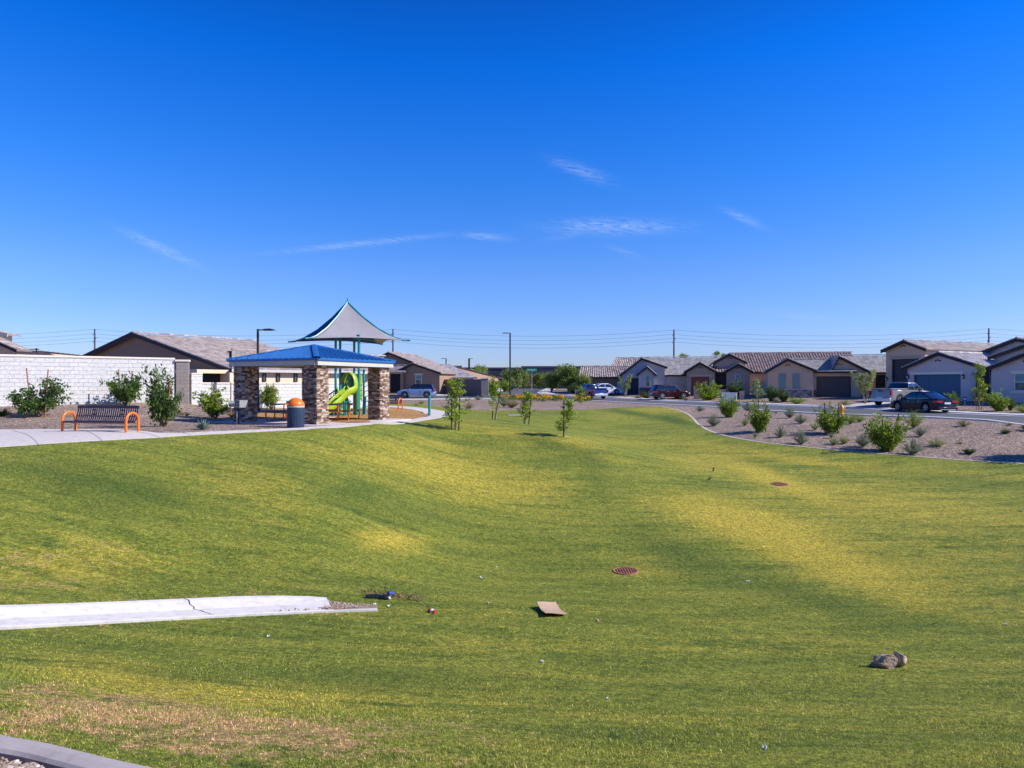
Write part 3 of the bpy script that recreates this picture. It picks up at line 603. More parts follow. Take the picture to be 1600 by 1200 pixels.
b.build('gutter','metal_blue_roof',PAV)
b=MB(); S=2.50
for s in(-1,1): b.b2(-S,S,s*S-.06,s*S+.06,2.47,2.665); b.b2(s*S-.06,s*S+.06,-S+.065,S-.065,2.47,2.665)
for s in(-1,1): b.b2(-S,S,s*2.05-.1,s*2.05+.1,2.52,2.66)
b.build('beam','fascia_white',PAV)
b=MB(); b.b2(-2.43,2.43,-2.43,2.43,2.667,2.675); b.build('ceiling','fascia_tan',PAV)
sl_=MB(); sl_.b2(-3.0,3.05,-3.2,3.3,-.3,slabz); so_=sl_.build('pavilion_slab','path_concrete'); so_.location=(pc.x,pc.y,0); so_.rotation_euler[2]=prz; tag(so_,kind='structure')
def picnic(x,y,rz,label):
    e=empty('picnic_table',(x,y,slabz),rz,label,'picnic table','picnic tables under the pavilion')
    for nm,w,z,ys in(('table_top',.74,.74,(0,)),('seat',.28,.44,(-.72,.72))):
        for yy in ys:
            b=MB(); n=int(w/.06)
            for i in range(n): b.b2(-.9,.9,yy-w/2+i*w/n+.008,yy-w/2+(i+1)*w/n-.008,z-.03,z)
            b.b2(-.92,-.88,yy-w/2,yy+w/2,z-.035,z+.003); b.b2(.88,.92,yy-w/2,yy+w/2,z-.035,z+.003); b.build(nm,'navy_coat',e)
    for s in(-1,1):
        b=MB(); X_=s*.62
        b.tube([(X_,-.72,.40),(X_,-.80,.30),(X_,-.74,.03),(X_,-.60,.03),(X_,-.30,.03),(X_,.30,.03),(X_,.74,.03),(X_,.80,.30),(X_,.72,.40)],.03,8)
        b.tube([(X_,-.25,.03),(X_,-.3,.70),(X_,.3,.70),(X_,.25,.03)],.03,8); b.tube([(X_,-.72,.40),(X_,.72,.40)],.025,8); b.build('leg',"orange_paint",e,'smooth')
    return e
tp=GP(514,659); picnic(pc.x+.95,pc.y+.55,prz+R(18),'orange framed picnic table with slatted top, under the pavilion beside its near stone column')
picnic(pc.x-1.2,pc.y+.2,prz+R(90),'orange framed picnic table with slatted top, under the pavilion nearest the barbecue grill')
# ---------------------------------------------------------------- trash can
p=GP(462,667.5,.0); e=empty('trash_can',(p.x,p.y,.03),0,'navy blue round trash can with orange dome lid beside the near stone column','trash can')
b=MB(); b.lathe([(.27,0),(.275,.02),(.30,.80),(.31,.82),(.29,.82)],n=28); b.build('drum','navy_can',e,'smooth')
for k in range(28):
    pass
b=MB()
for k in range(34):
    a=2*math.pi*k/34; b.box((.302*math.cos(a),.302*math.sin(a),.41),(.012,.03,.76),a)
b.build('slat','navy_can',e)
b=MB(); b.lathe([(.315,.80),(.325,.84),(.31,.86)],n=28); b.build('rim','fascia_white',e,'smooth')
b=MB(); b.lathe([(.32,.86),(.325,.90),(.29,.99),(.22,1.08),(.12,1.14),(.02,1.155)],n=28)
b.box((-.30,-.12,.93),(.14,.34,.06),R(20)); b.build('dome_lid','orange_paint',e,'smooth')
b=MB(); b.box((-.26,-.15,1.0),(.05,.26,.08),R(25)); b.build('opening','black_metal',e)
# ---------------------------------------------------------------- grill
p=GP(372,663); e=empty('barbecue_grill',(p.x,p.y,p.z),R(-28),'steel pedestal barbecue grill standing in gravel in front of the left stone column','grill')
b=MB(); b.tube([(0,0,-.1),(0,0,.72)],.045,10); b.build('post','black_metal',e,'smooth')
b=MB(); b.b2(-.32,.02,-.2,.2,.72,.735); b.b2(-.32,-.31,-.2,.2,.735,.97); b.b2(-.31,.02,-.2,-.19,.735,.84); b.b2(-.31,.02,.19,.2,.735,.97)
for i in range(9): b.tube([(-.31,-.18+i*.045,.86),(.02,-.18+i*.045,.86)],.006,5)
b.build('firebox','grill_steel',e)
b=MB(); b.b2(.03,.34,-.215,-.20,.70,1.0)
b.b2(.03,.04,-.2,.2,.70,1.0); b.b2(.33,.34,-.2,.2,.70,1.0); pl=b.build('side_plate','grill_steel',e)
b=MB()
for i in range(2):
    for j in range(2): b=MB(); b.b2(.09+i*.13,.15+i*.13,-.222,-.217,.77+j*.12,.82+j*.12); b.build('slot','drain_dark',pl)
b=MB(); b.tube([(.05,-.1,-.1),(.05,-.1,.5),(.1,-.1,.54)],.02,6); b.build('ash_pipe','steel',e,'smooth')
# ---------------------------------------------------------------- benches
def bench(L_,loc,rz,label,bar,slm='navy_coat'):
    e=empty('park_bench',loc,rz,label,'bench','slatted park benches'); h=L_/2-.05
    # seat and back are continuous curved strap sheets: vertical straps with cross bands
    prof=[(-.28,.43),(-.25,.455),(-.05,.44),(.12,.43),(.20,.50),(.25,.66),(.30,.92),(.33,.95)]
    def strip(b,x,w,i0,i1,th=.008):
        vs=[];pp_=prof[i0:i1+1]
        for y,z in pp_: vs+=[(x-w/2,y,z),(x+w/2,y,z),(x-w/2,y+.004,z-th),(x+w/2,y+.004,z-th)]
        fs=[]
        for k in range(len(pp_)-1): o_=4*k; fs+=[(o_,o_+1,o_+5,o_+4),(o_+2,o_+6,o_+7,o_+3),(o_,o_+4,o_+6,o_+2),(o_+1,o_+3,o_+7,o_+5)]
        b.add(vs,fs)
    n=int(L_/.085)
    b=MB()
    for i in range(n): strip(b,-h+.04+(2*h-.08)*i/(n-1),.045,1,3)
    b.b2(-h,h,-.30,-.25,.425,.462); b.b2(-h,h,-.06,-.03,.43,.447); b.build('seat',slm,e)
    b=MB()
    for i in range(n): strip(b,-h+.04+(2*h-.08)*i/(n-1),.045,3,6)
    for y,z in ((.135,.435),(.225,.60)): b.b2(-h,h,y-.008,y+.008,z-.012,z+.016)
    b.b2(-h,h,.285,.315,.86,.955)
    for cx_ in (-h*.42,h*.48):
        for k in range(5): b.box((cx_,.262,.73),(.20-.03*abs(k-2),.006,.012)); 
        b.box((cx_,.25,.66),(.16,.01,.05)); b.box((cx_,.275,.80),(.16,.01,.05))
    b.build('backrest',slm,e)
    for s in(-1,1):
        b=MB(); X_=s*(h+.03); b.tube([(X_,-.27,-.03),(X_,-.275,.45),(X_,-.25,.60),(X_,-.16,.70),(X_,-.02,.735),(X_,.12,.70),(X_,.21,.60),(X_,.235,.45),(X_,.24,-.03)],.042,10); b.build('leg','orange_paint',e,'smooth')
    b=MB(); b.b2(-h,h,-.27,-.24,.385,.42); b.b2(-h,h,.16,.19,.385,.42); b.build('rail',bar,e)
    return e
p=GP(150,675.5); bench(2.55,(p.x,p.y+.25,.035),R(-14),'long navy slatted bench with orange hoop arms on the near concrete path','rust')
p=GP(606,643); bench(1.9,(p.x,p.y,.035),R(-20),'distant navy bench with orange arms beyond the mulch, half hidden by a stone column','orange_paint')
# ---------------------------------------------------------------- street and park lamps
def lamp(u,vt,base,arm,label,az=0,hd=(.62,.26,.07),rad=.065):
    h=CH-(vt-600)/F*base.y-base.z
    e=empty('street_lamp',tuple(base),az,label,'lamp post','tall lamp posts'); b=MB(); b.tube([(0,0,-.1),(0,0,h)],[rad*1.15,rad],12); b.build('pole','dark_bronze',e,'smooth')
    b=MB(); b.lathe([(rad*2.2,0),(rad*2.2,.10),(rad*1.3,.13)],n=12); b.build('base','dark_bronze',e)
    b=MB(); b.tube([(0,0,h-.06),(arm*.55,0,h-.05)],.035,8); b.build('arm','dark_bronze',e,'smooth')
    s=1 if arm>0 else -1
    b=MB(); x0=abs(arm)*.5; b.prism([(x0*s,h-.1),(x0*s,h+.0),((x0+hd[0]*.6)*s,h+.02),((x0+hd[0])*s,h-.04),((x0+hd[0])*s,h-.075)],-hd[1]/2,hd[1]/2)
    hd_=b.build('lamp_head','dark_bronze',e); b=MB(); b.box(((x0+hd[0]*.5)*s,0,h-.10),(hd[0]*.6,hd[1]*.7,.012)); b.build('lens','lamp_glass',hd_)
    return e
bp=Vector((-14.37,38.6,.2)); bp.z=t1(bp.x,bp.y); lamp(403,514,bp,.7,'dark lamp post with a flat head on one short arm, behind the left stone column',0)
bp=Vector((-.28,100.,0)); bp.z=t1(bp.x,bp.y); lamp(797,520,bp,-.6,'tall dark street lamp at the corner where the side street begins',0,(.9,.35,.1),.11)
for u,vt,Y,ar,lb in ((697,560,150,-.5,'distant lamp post above the roof of the house with the silver car'),(733,560,160,.1,'distant bare dark post rising above the long dark building')):
    bp=Vector(((u-800)/F*Y,Y,0)); bp.z=t1(bp.x,bp.y); lamp(u,vt,bp,ar,lb,0,(.9,.4,.15),.12 if u<700 else .22)
# teal post at the path
p=GP(671,650.5); e=empty('play_post',(p.x,p.y,p.z),0,'short teal steel post standing at the rim of the mulch where the path bends','post')
b=MB(); b.tube([(0,0,-.1),(0,0,1.02)],.065,14); b.build('post','teal_paint',e,'smooth'); b=MB(); b.lathe([(.07,1.02),(.066,1.05),(.03,1.075),(.01,1.08)],n=14); b.build('cap','teal_paint',e,'smooth')
# ================================================================ PLAYGROUND
PG=empty('playground_structure',(-9.0,37.2,0.0),R(-12),'teal play tower with lime green spiral slide under a grey shade sail','playground')
Mi=Matrix.Rotation(R(12),3,'Z')
def pl(u,v,Y):
    q=Vector(P(u,v,Y))-Vector((-9.0,37.2,0)); return tuple(Mi@q)
def pt(u,Y,z): 
    q=Vector(((u-800)/F*Y,Y,z))-Vector((-9.0,37.2,0)); return tuple(Mi@q)
for (u,Y,z1) in ((524.5,37.0,4.35),(531.5,38.3,4.4),(553.5,38.4,4.4),(561,36.6,4.35)):
    b=MB(); b.tube([pt(u,Y,-.1),pt(u,Y,z1)],.068 if u<560 else .075,12); b.build('post','teal_paint',PG,'smooth')
for (u,Y,z1) in ((537.5,35.6,1.25),(568.5,37.6,2.5),(516,36.5,.95)):
    b=MB(); b.tube([pt(u,Y,-.1),pt(u,Y,z1)],.06,10); b.build('post','teal_paint',PG,'smooth')
apex=Vector(pt(543,37.7,6.26)); hubp=Vector(pt(543,37.7,4.3))
cor=[Vector(pt(452,38.2,4.06)),Vector(pt(478,35.2,4.06)),Vector(pt(639,37.0,4.06)),Vector(pt(597,40.6,4.06))]   # far left, near left, near right, far right
def sail(c0,c1,mat,name):
    n=14;m=14; vs=[];
    for i in range(n+1):
        s=i/n
        for j in range(m+1):
            t_=j/m
            edge=c0.lerp(c1,t_); mid=(c0+c1)/2; ctr=Vector((apex.x,apex.y,edge.z)); sag=math.sin(math.pi*t_)
            edge=edge.lerp(ctr,.15*sag); edge.z+= .12*sag
            q=apex.lerp(edge,s); 
            prof=(1-s)**1.9*(apex.z)+ (1-(1-s)**1.9)*edge.z if False else edge.z+(apex.z-edge.z)*((1-s)**1.65)
            q.z=prof-.0*sag; vs.append(tuple(q))
    fs=[(i*(m+1)+j,i*(m+1)+j+1,(i+1)*(m+1)+j+1,(i+1)*(m+1)+j) for i in range(n) for j in range(m)]
    b=MB(); b.add(vs,fs,.5); o=b.build(name,mat,PG,'smooth'); sm=o.modifiers.new('thick','SOLIDIFY'); sm.thickness=.012; return o
sail(cor[1],cor[2],'shade_fabric_grey','shade_sail'); sail(cor[0],cor[1],'sail_grey_shaded','shade_sail'); sail(cor[2],cor[3],'shade_fabric_grey','shade_sail'); sail(cor[3],cor[0],'sail_grey_shaded','shade_sail')
for c in cor:
    b=MB(); d=c-apex; k=[]
    for s in (0,.25,.5,.75,.9,1.0,1.02):
        q=apex.lerp(c,s); q.z=c.z+(apex.z-c.z)*(max(0,(1-s))**1.65)+(-.03 if s<1 else 0); k.append(tuple(q))
    b.tube(k,.045,8); b.tube([tuple(hubp+(c-hubp)*.12),tuple(hubp.lerp(Vector(k[3]),1.0))],.04,8); b.build('arm','teal_paint',PG,'smooth')
b=MB(); b.tube([tuple(apex-Vector((0,0,.12))),tuple(apex+Vector((0,0,.18)))],[.05,.035],8); b.tube([pt(524.5,37.0,4.3),pt(531.5,38.3,4.35),pt(553.5,38.4,4.35),pt(561,36.6,4.3)],.05,8,closed=True); b.tube([tuple(hubp-Vector((0,0,.05))),tuple(apex)],.05,8); b.build('mast','teal_paint',PG,'smooth')
b=MB(); ds=[pt(524.5,37.0,1.15),pt(531.5,38.3,1.15),pt(553.5,38.4,1.15),pt(561,36.6,1.15)]; b.add(ds+[(x,y,z+.06) for x,y,z in ds],[(0,1,2,3),(7,6,5,4),(0,4,5,1),(1,5,6,2),(2,6,7,3),(3,7,4,0)]); b.build('deck','navy_coat',PG)
b=MB(); ds=[pt(531,38.6,.5),pt(531,39.6,.5),pt(551,39.6,.5),pt(551,38.6,.5)]; b.add(ds+[(x,y,z+.06) for x,y,z in ds],[(0,1,2,3),(7,6,5,4),(0,4,5,1),(1,5,6,2),(2,6,7,3),(3,7,4,0)]); b.build('step','navy_coat',PG)
# lime curved slide: open trough sweeping round from the deck then down to the left
ctr=[pt(550,36.6,1.75),pt(551,36.2,1.62),pt(546,35.7,1.45),pt(538,35.5,1.28),pt(530,35.3,1.02),pt(521,35.0,.75),pt(512,34.8,.47),pt(506,34.7,.32)]
ctr=[tuple(v) for v in smoothline([Vector(c) for c in ctr],2)] if False else ctr
def curve3(pts,it=2):
    pts=[Vector(p) for p in pts]
    for _ in range(it):
        q=[pts[0]]
        for a,b_ in zip(pts[:-1],pts[1:]): q+=[a.lerp(b_,.25),a.lerp(b_,.75)]
        pts=q+[pts[-1]]
    return pts
def trough(cl,rad,name,mat,a0=-200,a1=20,par=None,th=.03):
    cl=curve3(cl); vs=[];m=14
    for i,p in enumerate(cl):
        t=(cl[min(i+1,len(cl)-1)]-cl[max(i-1,0)]).normalized(); s=t.cross(Vector((0,0,1))).normalized(); u_=s.cross(t)
        for k in range(m):
            a=R(a0+(a1-a0)*k/(m-1)); vs.append(tuple(p+(s*math.cos(a)+u_*math.sin(a))*(rad[i*len(rad)//len(cl)] if isinstance(rad,list) else rad)))
    fs=[(i*m+k,i*m+k+1,(i+1)*m+k+1,(i+1)*m+k) for i in range(len(cl)-1) for k in range(m-1)]
    b=MB(); b.add(vs,fs,.5); o=b.build(name,mat,par or PG,'smooth'); sm=o.modifiers.new('thick','SOLIDIFY'); sm.thickness=th; return o
trough(ctr,.30,'slide','lime_plastic',-205,25)
# hood loop over the slide entry
b=MB(); c0=Vector(pt(546,36.1,1.65)); ring=[]
for k in range(21):
    a=R(-70+k*250/20); ring.append(c0+Vector((math.cos(a)*.42,-.05*math.cos(a),math.sin(a)*.62+.05)))
vs=[];
for r_ in ring: vs+=[tuple(r_+Vector((0,-.22,0))),tuple(r_+Vector((0,.22,0)))]
b.add(vs,[(2*i,2*i+1,2*i+3,2*i+2) for i in range(len(ring)-1)],.5); o=b.build('slide_hood','lime_plastic',PG,'smooth'); sm=o.modifiers.new('thick','SOLIDIFY'); sm.thickness=.05
trough([pt(534,37.4,1.5),pt(533,36.9,1.35),pt(537,36.4,.9),pt(541,36.2,.45),pt(540,36.,.2)],.24,'slide_support','lime_plastic',-200,20)
# lime panel on the right face, climbing wall, ladder loops, rails
b=MB(); q=[pt(563,36.9,1.15),pt(566,37.5,1.15),pt(566.5,37.5,2.2),pt(563.5,36.9,2.2)]; b.add(q,[(0,1,2,3)]); o=b.build('side_panel','lime_plastic',PG); sm=o.modifiers.new('thick','SOLIDIFY'); sm.thickness=.04
b=MB(); q=[pt(563.5,36.9,.95),pt(566,37.5,.75),pt(566.5,37.5,1.3),pt(563.5,36.9,1.25)]; b.add(q,[(0,1,2,3)]); o=b.build('side_panel','lime_plastic',PG); sm=o.modifiers.new('thick','SOLIDIFY'); sm.thickness=.04
b=MB(); q=[pt(566,36.4,.1),pt(571,36.3,.15),pt(572,36.9,1.0),pt(567,37.1,1.05)]; b.add(q,[(0,1,2,3)]); o=b.build('climbing_panel','teal_paint',PG); sm=o.modifiers.new('thick','SOLIDIFY'); sm.thickness=.04
b=MB()
for k in range(7): b.tube([pt(569.5,36.6,.15+.28*k),pt(577,37.6,.25+.28*k)],.02,6)
for u in (569.5,577): b.tube([pt(u,36.6 if u<570 else 37.6,0),pt(u-2,36.9,2.3)],.03,6)
b.build('climbing_net','navy_coat',PG,'smooth')
b=MB(); q=[pt(532,38.4,1.2),pt(552.5,38.4,1.2),pt(552.5,38.4,2.35),pt(532,38.4,2.35)]; b.add(q,[(0,1,2,3)]); o=b.build('barrier_panel','green_panel',PG); sm=o.modifiers.new('thick','SOLIDIFY'); sm.thickness=.04
b=MB(); b.tube([pt(525,37.1,1.4),pt(508,37.6,.95),pt(497,37.8,.62)],.035,8); b.tube([pt(525,37.1,1.15),pt(508,37.6,.65)],.025,8)
for a in range(4): b.tube([pt(521-a*4,37.2+a*.1,1.3-a*.12),pt(521-a*4,37.2+a*.1,1.3-a*.12-.3)],.02,6)
b.build('hand_rail','navy_coat',PG,'smooth')
b=MB()
for k in range(5): b.tube([pt(513.5+2.6*k,36.4+.1*k,0),pt(513.5+2.6*k,36.4+.1*k,.62)],.03,8)
b.tube([pt(511,36.3,.62),pt(526,36.9,.62)],.03,8); b.tube([pt(511,36.3,.12),pt(526,36.9,.12)],.035,8); b.build('low_rail','teal_paint',PG,'smooth')
b=MB(); b.lathe([(.02,.62),(.25,.66),(.26,.70),(.1,.70)],c=pt(546,36.9,-.35),n=14); b.tube([pt(546,36.9,0),pt(546,36.9,.36)],.035,8); b.build('stool','rust',PG,'smooth')
b=MB(); b.tube([pt(557,36.3,0),pt(557,36.3,1.6)],.14,12); b.build('climbing_pole','green_panel',PG,'smooth')
b=MB(); b.tube([pt(540.5,35.6,0),pt(540.5,35.6,.75),pt(548,35.7,.8)],.05,8); b.build('slide_leg','teal_paint',PG,'smooth')
b=MB()
for (u0,u1,Y) in ((508,600,34.6),): 
    b.tube([pt(u0,Y,.03),pt(554,Y-.2,.03),pt(u1,Y+.2,.03)],.05,6)
b.build('timber_border','rust',PG)
# ================================================================ WALLS AND FENCES
def wallseg(name,label,cat,pts,zt,mat,th=.2,cap=None,capm=None,group=None,drop=.4,steps=None):
    """block wall along a polyline (front face), flat top"""
    a=Vector(pts[0]);b_=Vector(pts[-1]); ang=math.atan2(b_.y-a.y,b_.x-a.x); z0=min(t1(*p) for p in pts)-drop
    e=empty(name,(a.x,a.y,z0),ang,label,cat,group); L_=(b_-a).length
    b=MB(); b.b2(0,L_,0,th,0,zt-z0); b.build('wall_panel',mat,e)
    if cap: b=MB(); b.b2(0,L_,-.03,th+.03,zt-z0+.001,zt-z0+cap); b.build('coping',capm or mat,e)
    return e
wallseg('white_block_wall','long white painted split block wall behind the navy bench','wall',[(-37.1,22.4),(-18.25,36.95)],3.02,'white_block_wall',cap=.09,capm='trim_white')
p0=Vector((-18.2,37.0)); e=empty('wall_pier',(p0.x,p0.y,.3),R(22),'taupe stucco pier at the right end of the tall white wall','pier')
b=MB(); b.b2(0,.62,-.1,.52,-.1,2.62); b.build('shaft','taupe_block',e,bevel=.01); b=MB(); b.b2(-.05,.67,-.15,.57,2.621,2.72); b.build('cap','trim_white',e)
wallseg('low_white_wall','lower white block wall behind the pavilion and playground','wall',[(-17.7,38.2),(-9.6,47.2)],1.72,'white_block_wall',cap=.07,capm='trim_white')
wallseg('low_white_wall','stepped top piece of low white wall directly right of the taupe pier','wall',[(-17.65,37.6),(-17.25,38.05)],2.25,'white_block_wall',cap=.06,capm='trim_white')
q0=P(684,600,98);q1=P(758,600,91); wallseg('brown_block_wall','brown block wall beside the house with the silver car','wall',[(q0[0],q0[1]),(q1[0]-.5,q1[1])],2.28,'brown_block',cap=.08,capm='taupe_block')
e=empty('wall_pier',(q1[0]-.5,q1[1]-.3,.2),0,'greige block pier ending the brown wall by the oleander bushes','pier'); b=MB(); b.b2(0,.95,-.1,.7,-.1,2.2); b.build('shaft','taupe_block',e); b=MB(); b.b2(-.05,1.0,-.15,.75,2.201,2.3); b.build('cap','trim_white',e)
q0=P(776,600,142);q1=P(906,600,136); wallseg('brown_block_wall','low brown wall far behind the street sign','wall',[(q0[0],q0[1]),(q1[0],q1[1])],2.15,'brown_block',cap=.08,capm='taupe_block')
# ================================================================ POWER LINES
PY=155.; poles=[]
lbl=['wooden power pole beyond the left gabled house','wooden power pole above the right tip of the shade sail','wooden power pole above the blue-grey house with the grey roof','wooden power pole above the blue-grey house with the blue garage door']
for (u,vt),lb in zip(((148,514),(614,514),(1053,515),(1545,513)),lbl):
    X_=(u-800)/F*PY; zt=CH-(vt-600)/F*PY; e=empty('power_pole',(X_,PY,.5),0,lb,'power pole','wooden power poles'); b=MB(); b.tube([(0,0,-.5),(0,0,zt-.5)],[.24,.15],10); b.build('pole','pole_wood',e,'smooth')
    at=[]
    for k,(dz,s) in enumerate(((.25,0),(1.35,-1),(2.2,1),(3.05,-1))):
        b=MB(); z_=zt-.5-dz
        if k: b.tube([(0,0,z_),(s*.32,-.1,z_+.05)],.05,6); b.lathe([(.09,0),(.05,.1),(.09,.18),(.04,.24)],c=(s*.36,-.1,z_+.02),n=8); at.append((X_+s*.36,PY-.1,z_+.5+.25))
        else: b.tube([(0,0,z_),(0,-.2,z_+.1)],.04,6); at.append((X_,PY-.2,zt-.1))
        b.build('insulator','black_metal',e)
    poles.append(at)
poles=[[(q[0]-66,q[1],q[2]+.2) for q in poles[0]]]+poles+[[(q[0]+68,q[1],q[2]) for q in poles[-1]]]
wl=['topmost','second','third','lowest']
for k in range(4):
    b=MB()
    for A_,B_ in zip(poles[:-1],poles[1:]):
        a,c=Vector(A_[k]),Vector(B_[k]); b.tube([tuple(a.lerp(c,t)+Vector((0,0,-4*1.5*t*(1-t)))) for t in np.linspace(0,1,13)],.022,4,cap=False)
    tag(b.build('power_line','wire'),'%s of the four power lines strung between the wooden poles'%wl[k],'power line','power lines')
# ================================================================ HOUSES
class House:
    def __init__(s,name,label,u0,Y0,d,zb=None,cat='house',group=None):
        s.O=Vector(((u0-800)/F*Y0,Y0)); s.d=Vector(d).normalized(); s.n=Vector((-s.d.y,s.d.x))
        s.zb=t1(s.O.x,s.O.y)-.1 if zb is None else zb
        s.e=empty(name,(s.O.x,s.O.y,s.zb),math.atan2(s.d.y,s.d.x),label,cat,group)
    def x(s,u,y=0):
        k=(u-800)/F; o=s.O+s.n*y; return (k*o.y-o.x)/(s.d.x-k*s.d.y)
    def Y(s,u,y=0): return (s.O+s.n*y+s.d*s.x(u,y)).y
    def z(s,u,v,y=0): return CH-(v-600)/F*s.Y(u,y)-s.zb
    def b(s,b,name,mat,par=None,**k): return b.build(name,mat,par or s.e,**k)
def roof_plane(b,e0,e1,r0,r1,style,th=.10):
    """eave e0->e1, ridge r0->r1 (3D); barrel or flat tiles modelled as courses"""
    e0,e1,r0,r1=map(Vector,(e0,e1,r0,r1)); W=(e1-e0).length; Hh=((r0+r1)/2-(e0+e1)/2).length
    nrm=(e1-e0).cross(r0-e0 if (r0-e0).length>.1 else r1-e0).normalized()
    if nrm.z<0: nrm=-nrm
    nc=max(1,int(W/.33)); nr=max(1,int(Hh/.38))
    if W*Hh>260 or nc*nr>1500: f_=math.sqrt(nc*nr/1500); nc=int(nc/f_); nr=int(nr/f_)
    rr=random.Random(int(W*100+Hh*10))
    prof=[(0,0),(.18,.075),(.40,.10),(.62,.075),(.80,0)] if style=='barrel' else [(0.02,.0),(.98,.0)]
    for j in range(nr):
        t0,t1_=j/nr,(j+1)/nr
        for i in range(nc):
            r_=rr.random()*.8+.2*rr.random(); s0,s1=i/nc,(i+1)/nc; vs=[]
            for t_,lift in ((t0,.045),(min(1,t1_+.02/nr),.012)):
                for (p,h) in prof+([(1.0,0.0)] if style=='barrel' else []):
                    s_=s0+(s1-s0)*p; q=(e0.lerp(e1,s_)).lerp(r0.lerp(r1,s_),t_)+nrm*(lift+h*.95); vs.append(tuple(q))
            m=len(vs)//2; fs=[(k,k+1,m+k+1,m+k) for k in range(m-1)]
            e_=[(e0.lerp(e1,s0+(s1-s0)*p)).lerp(r0.lerp(r1,s0+(s1-s0)*p),t0)-nrm*.01 for p in (prof[0][0],1.0 if style=='barrel' else .98)]
            o_=len(vs); vs+=[tuple(e_[0]),tuple(e_[1])]
            fs+=[(o_,o_+1,*range(m-1,-1,-1))]
            b.add(vs,fs,r_)
    b.add([tuple(e0-nrm*th),tuple(e1-nrm*th),tuple(r1-nrm*th),tuple(r0-nrm*th)],[(3,2,1,0)],.3)
    b.add([tuple(e0-nrm*th),tuple(e1-nrm*th),tuple(e1),tuple(e0)],[(0,1,2,3)],.3)
def capline(b,a,c,rad=.13,style='barrel'):
    a,c=Vector(a),Vector(c); L_=(c-a).length; n=max(1,int(L_/.42)); rr=random.Random(3)
    for i in range(n):
        p,q=a.lerp(c,i/n),a.lerp(c,(i+1)/n+.01); t=(q-p).normalized(); s_=t.cross(Vector((0,0,1))).normalized(); u_=s_.cross(t); vs=[]
        for pp_,r_ in ((p,rad*1.08),(q,rad*.94)):
            for k in range(5):
                an=math.pi*k/4; vs.append(tuple(pp_+s_*math.cos(an)*r_+u_*math.sin(an)*r_*.9+u_*.02))
        b.add(vs,[(k,k+1,6+k,5+k) for k in range(4)]+[(0,1,2,3,4),(9,8,7,6,5)],rr.random())
def wall_holes(b,x0,x1,y,z0,z1,holes,rev=.18):
    xs=sorted({x0,x1,*[h[0] for h in holes],*[h[1] for h in holes]}); zs=sorted({z0,z1,*[h[2] for h in holes],*[h[3] for h in holes]})
    for i in range(len(xs)-1):
        for j in range(len(zs)-1):
            cx_,cz_=(xs[i]+xs[i+1])/2,(zs[j]+zs[j+1])/2
            if any(h[0]<cx_<h[1] and h[2]<cz_<h[3] for h in holes): continue
            b.add([(xs[i],y,zs[j]),(xs[i+1],y,zs[j]),(xs[i+1],y,zs[j+1]),(xs[i],y,zs[j+1])],[(0,1,2,3)])
    for (a,c,d_,e_) in [h[:4] for h in holes]:
        b.add([(a,y,d_),(c,y,d_),(c,y,e_),(a,y,e_),(a,y+rev,d_),(c,y+rev,d_),(c,y+rev,e_),(a,y+rev,e_)],[(0,4,7,3),(1,2,6,5),(3,7,6,2),(0,1,5,4)])
def garage(h,x0,x1,z0,z1,y,mat,label=None,rows=4,rev=.3):
    b=MB(); b.b2(x0,x1,y,y+.04,z0,z1); nC=max(2,int((x1-x0)/1.2)); 
    for j in range(rows):
        for i in range(nC):
            w_=(x1-x0)/nC; hh_=(z1-z0)/rows; b.b2(x0+i*w_+.08,x0+(i+1)*w_-.08,y-.018,y,z0+j*hh_+.07,z0+(j+1)*hh_-.07)
    for j in range(1,rows): 
        zz=z0+(z1-z0)*j/rows; 
    return h.b(b,'garage_door',mat)
def window(h,x0,x1,z0,z1,y,frame='trim_white',blinds=True,split=True,sill=True,hood=False):
    b=MB(); f_=.07
    b.b2(x0,x1,y-.07,y+.05,z0,z0+f_); b.b2(x0,x1,y-.07,y+.05,z1-f_,z1); b.b2(x0,x0+f_,y-.07,y+.05,z0+f_,z1-f_); b.b2(x1-f_,x1,y-.07,y+.05,z0+f_,z1-f_)
    zm=(z0+z1)/2
    if split: b.b2(x0+f_,x1-f_,y-.05,y+.05,zm-.03,zm+.03)
    o=h.b(b,'window',frame)
    b=MB(); b.b2(x0+f_,x1-f_,y-.018,y-.006,(zm+.03) if split else z0+f_,z1-f_); h.b(b,'pane','blinds' if blinds else 'window_glass',o)
    if split: b=MB(); b.b2(x0+f_,x1-f_,y-.018,y-.006,z0+f_,zm-.03); h.b(b,'pane','window_glass',o)
    return o
def trimbar(h,x0,x1,z0,z1,y,mat='trim_white'):
    b=MB(); b.b2(x0,x1,y-.06,y-.002,z0,z1); return h.b(b,'trim',mat)
def walllamp(h,x,z,y):
    b=MB(); b.b2(x-.07,x+.07,y-.20,y-.06,z-.16,z+.13); b.b2(x-.03,x+.03,y-.06,y-.001,z,z+.08); b.prism([(x-.10,z+.13),(x+.10,z+.13),(x,z+.24)],y-.22,y-.04); o=h.b(b,'wall_lamp','black_metal'); b=MB(); b.b2(x-.05,x+.05,y-.205,y-.2005,z-.11,z+.08); h.b(b,'lamp_glass','lamp_glass',o)
def vents(h,u,v,y,mat='fascia_dark',n=3):
    x_=h.x(u,y); z_=h.z(u,v,y); b=MB()
    for k in range(n): b.lathe([(.07,-.05),(.07,.0)],c=(x_+(k-(n-1)/2)*.2,y-.0,z_+(.07 if k==1 else 0)),n=8,axis='y')
    h.b(b,'gable_vent',mat)
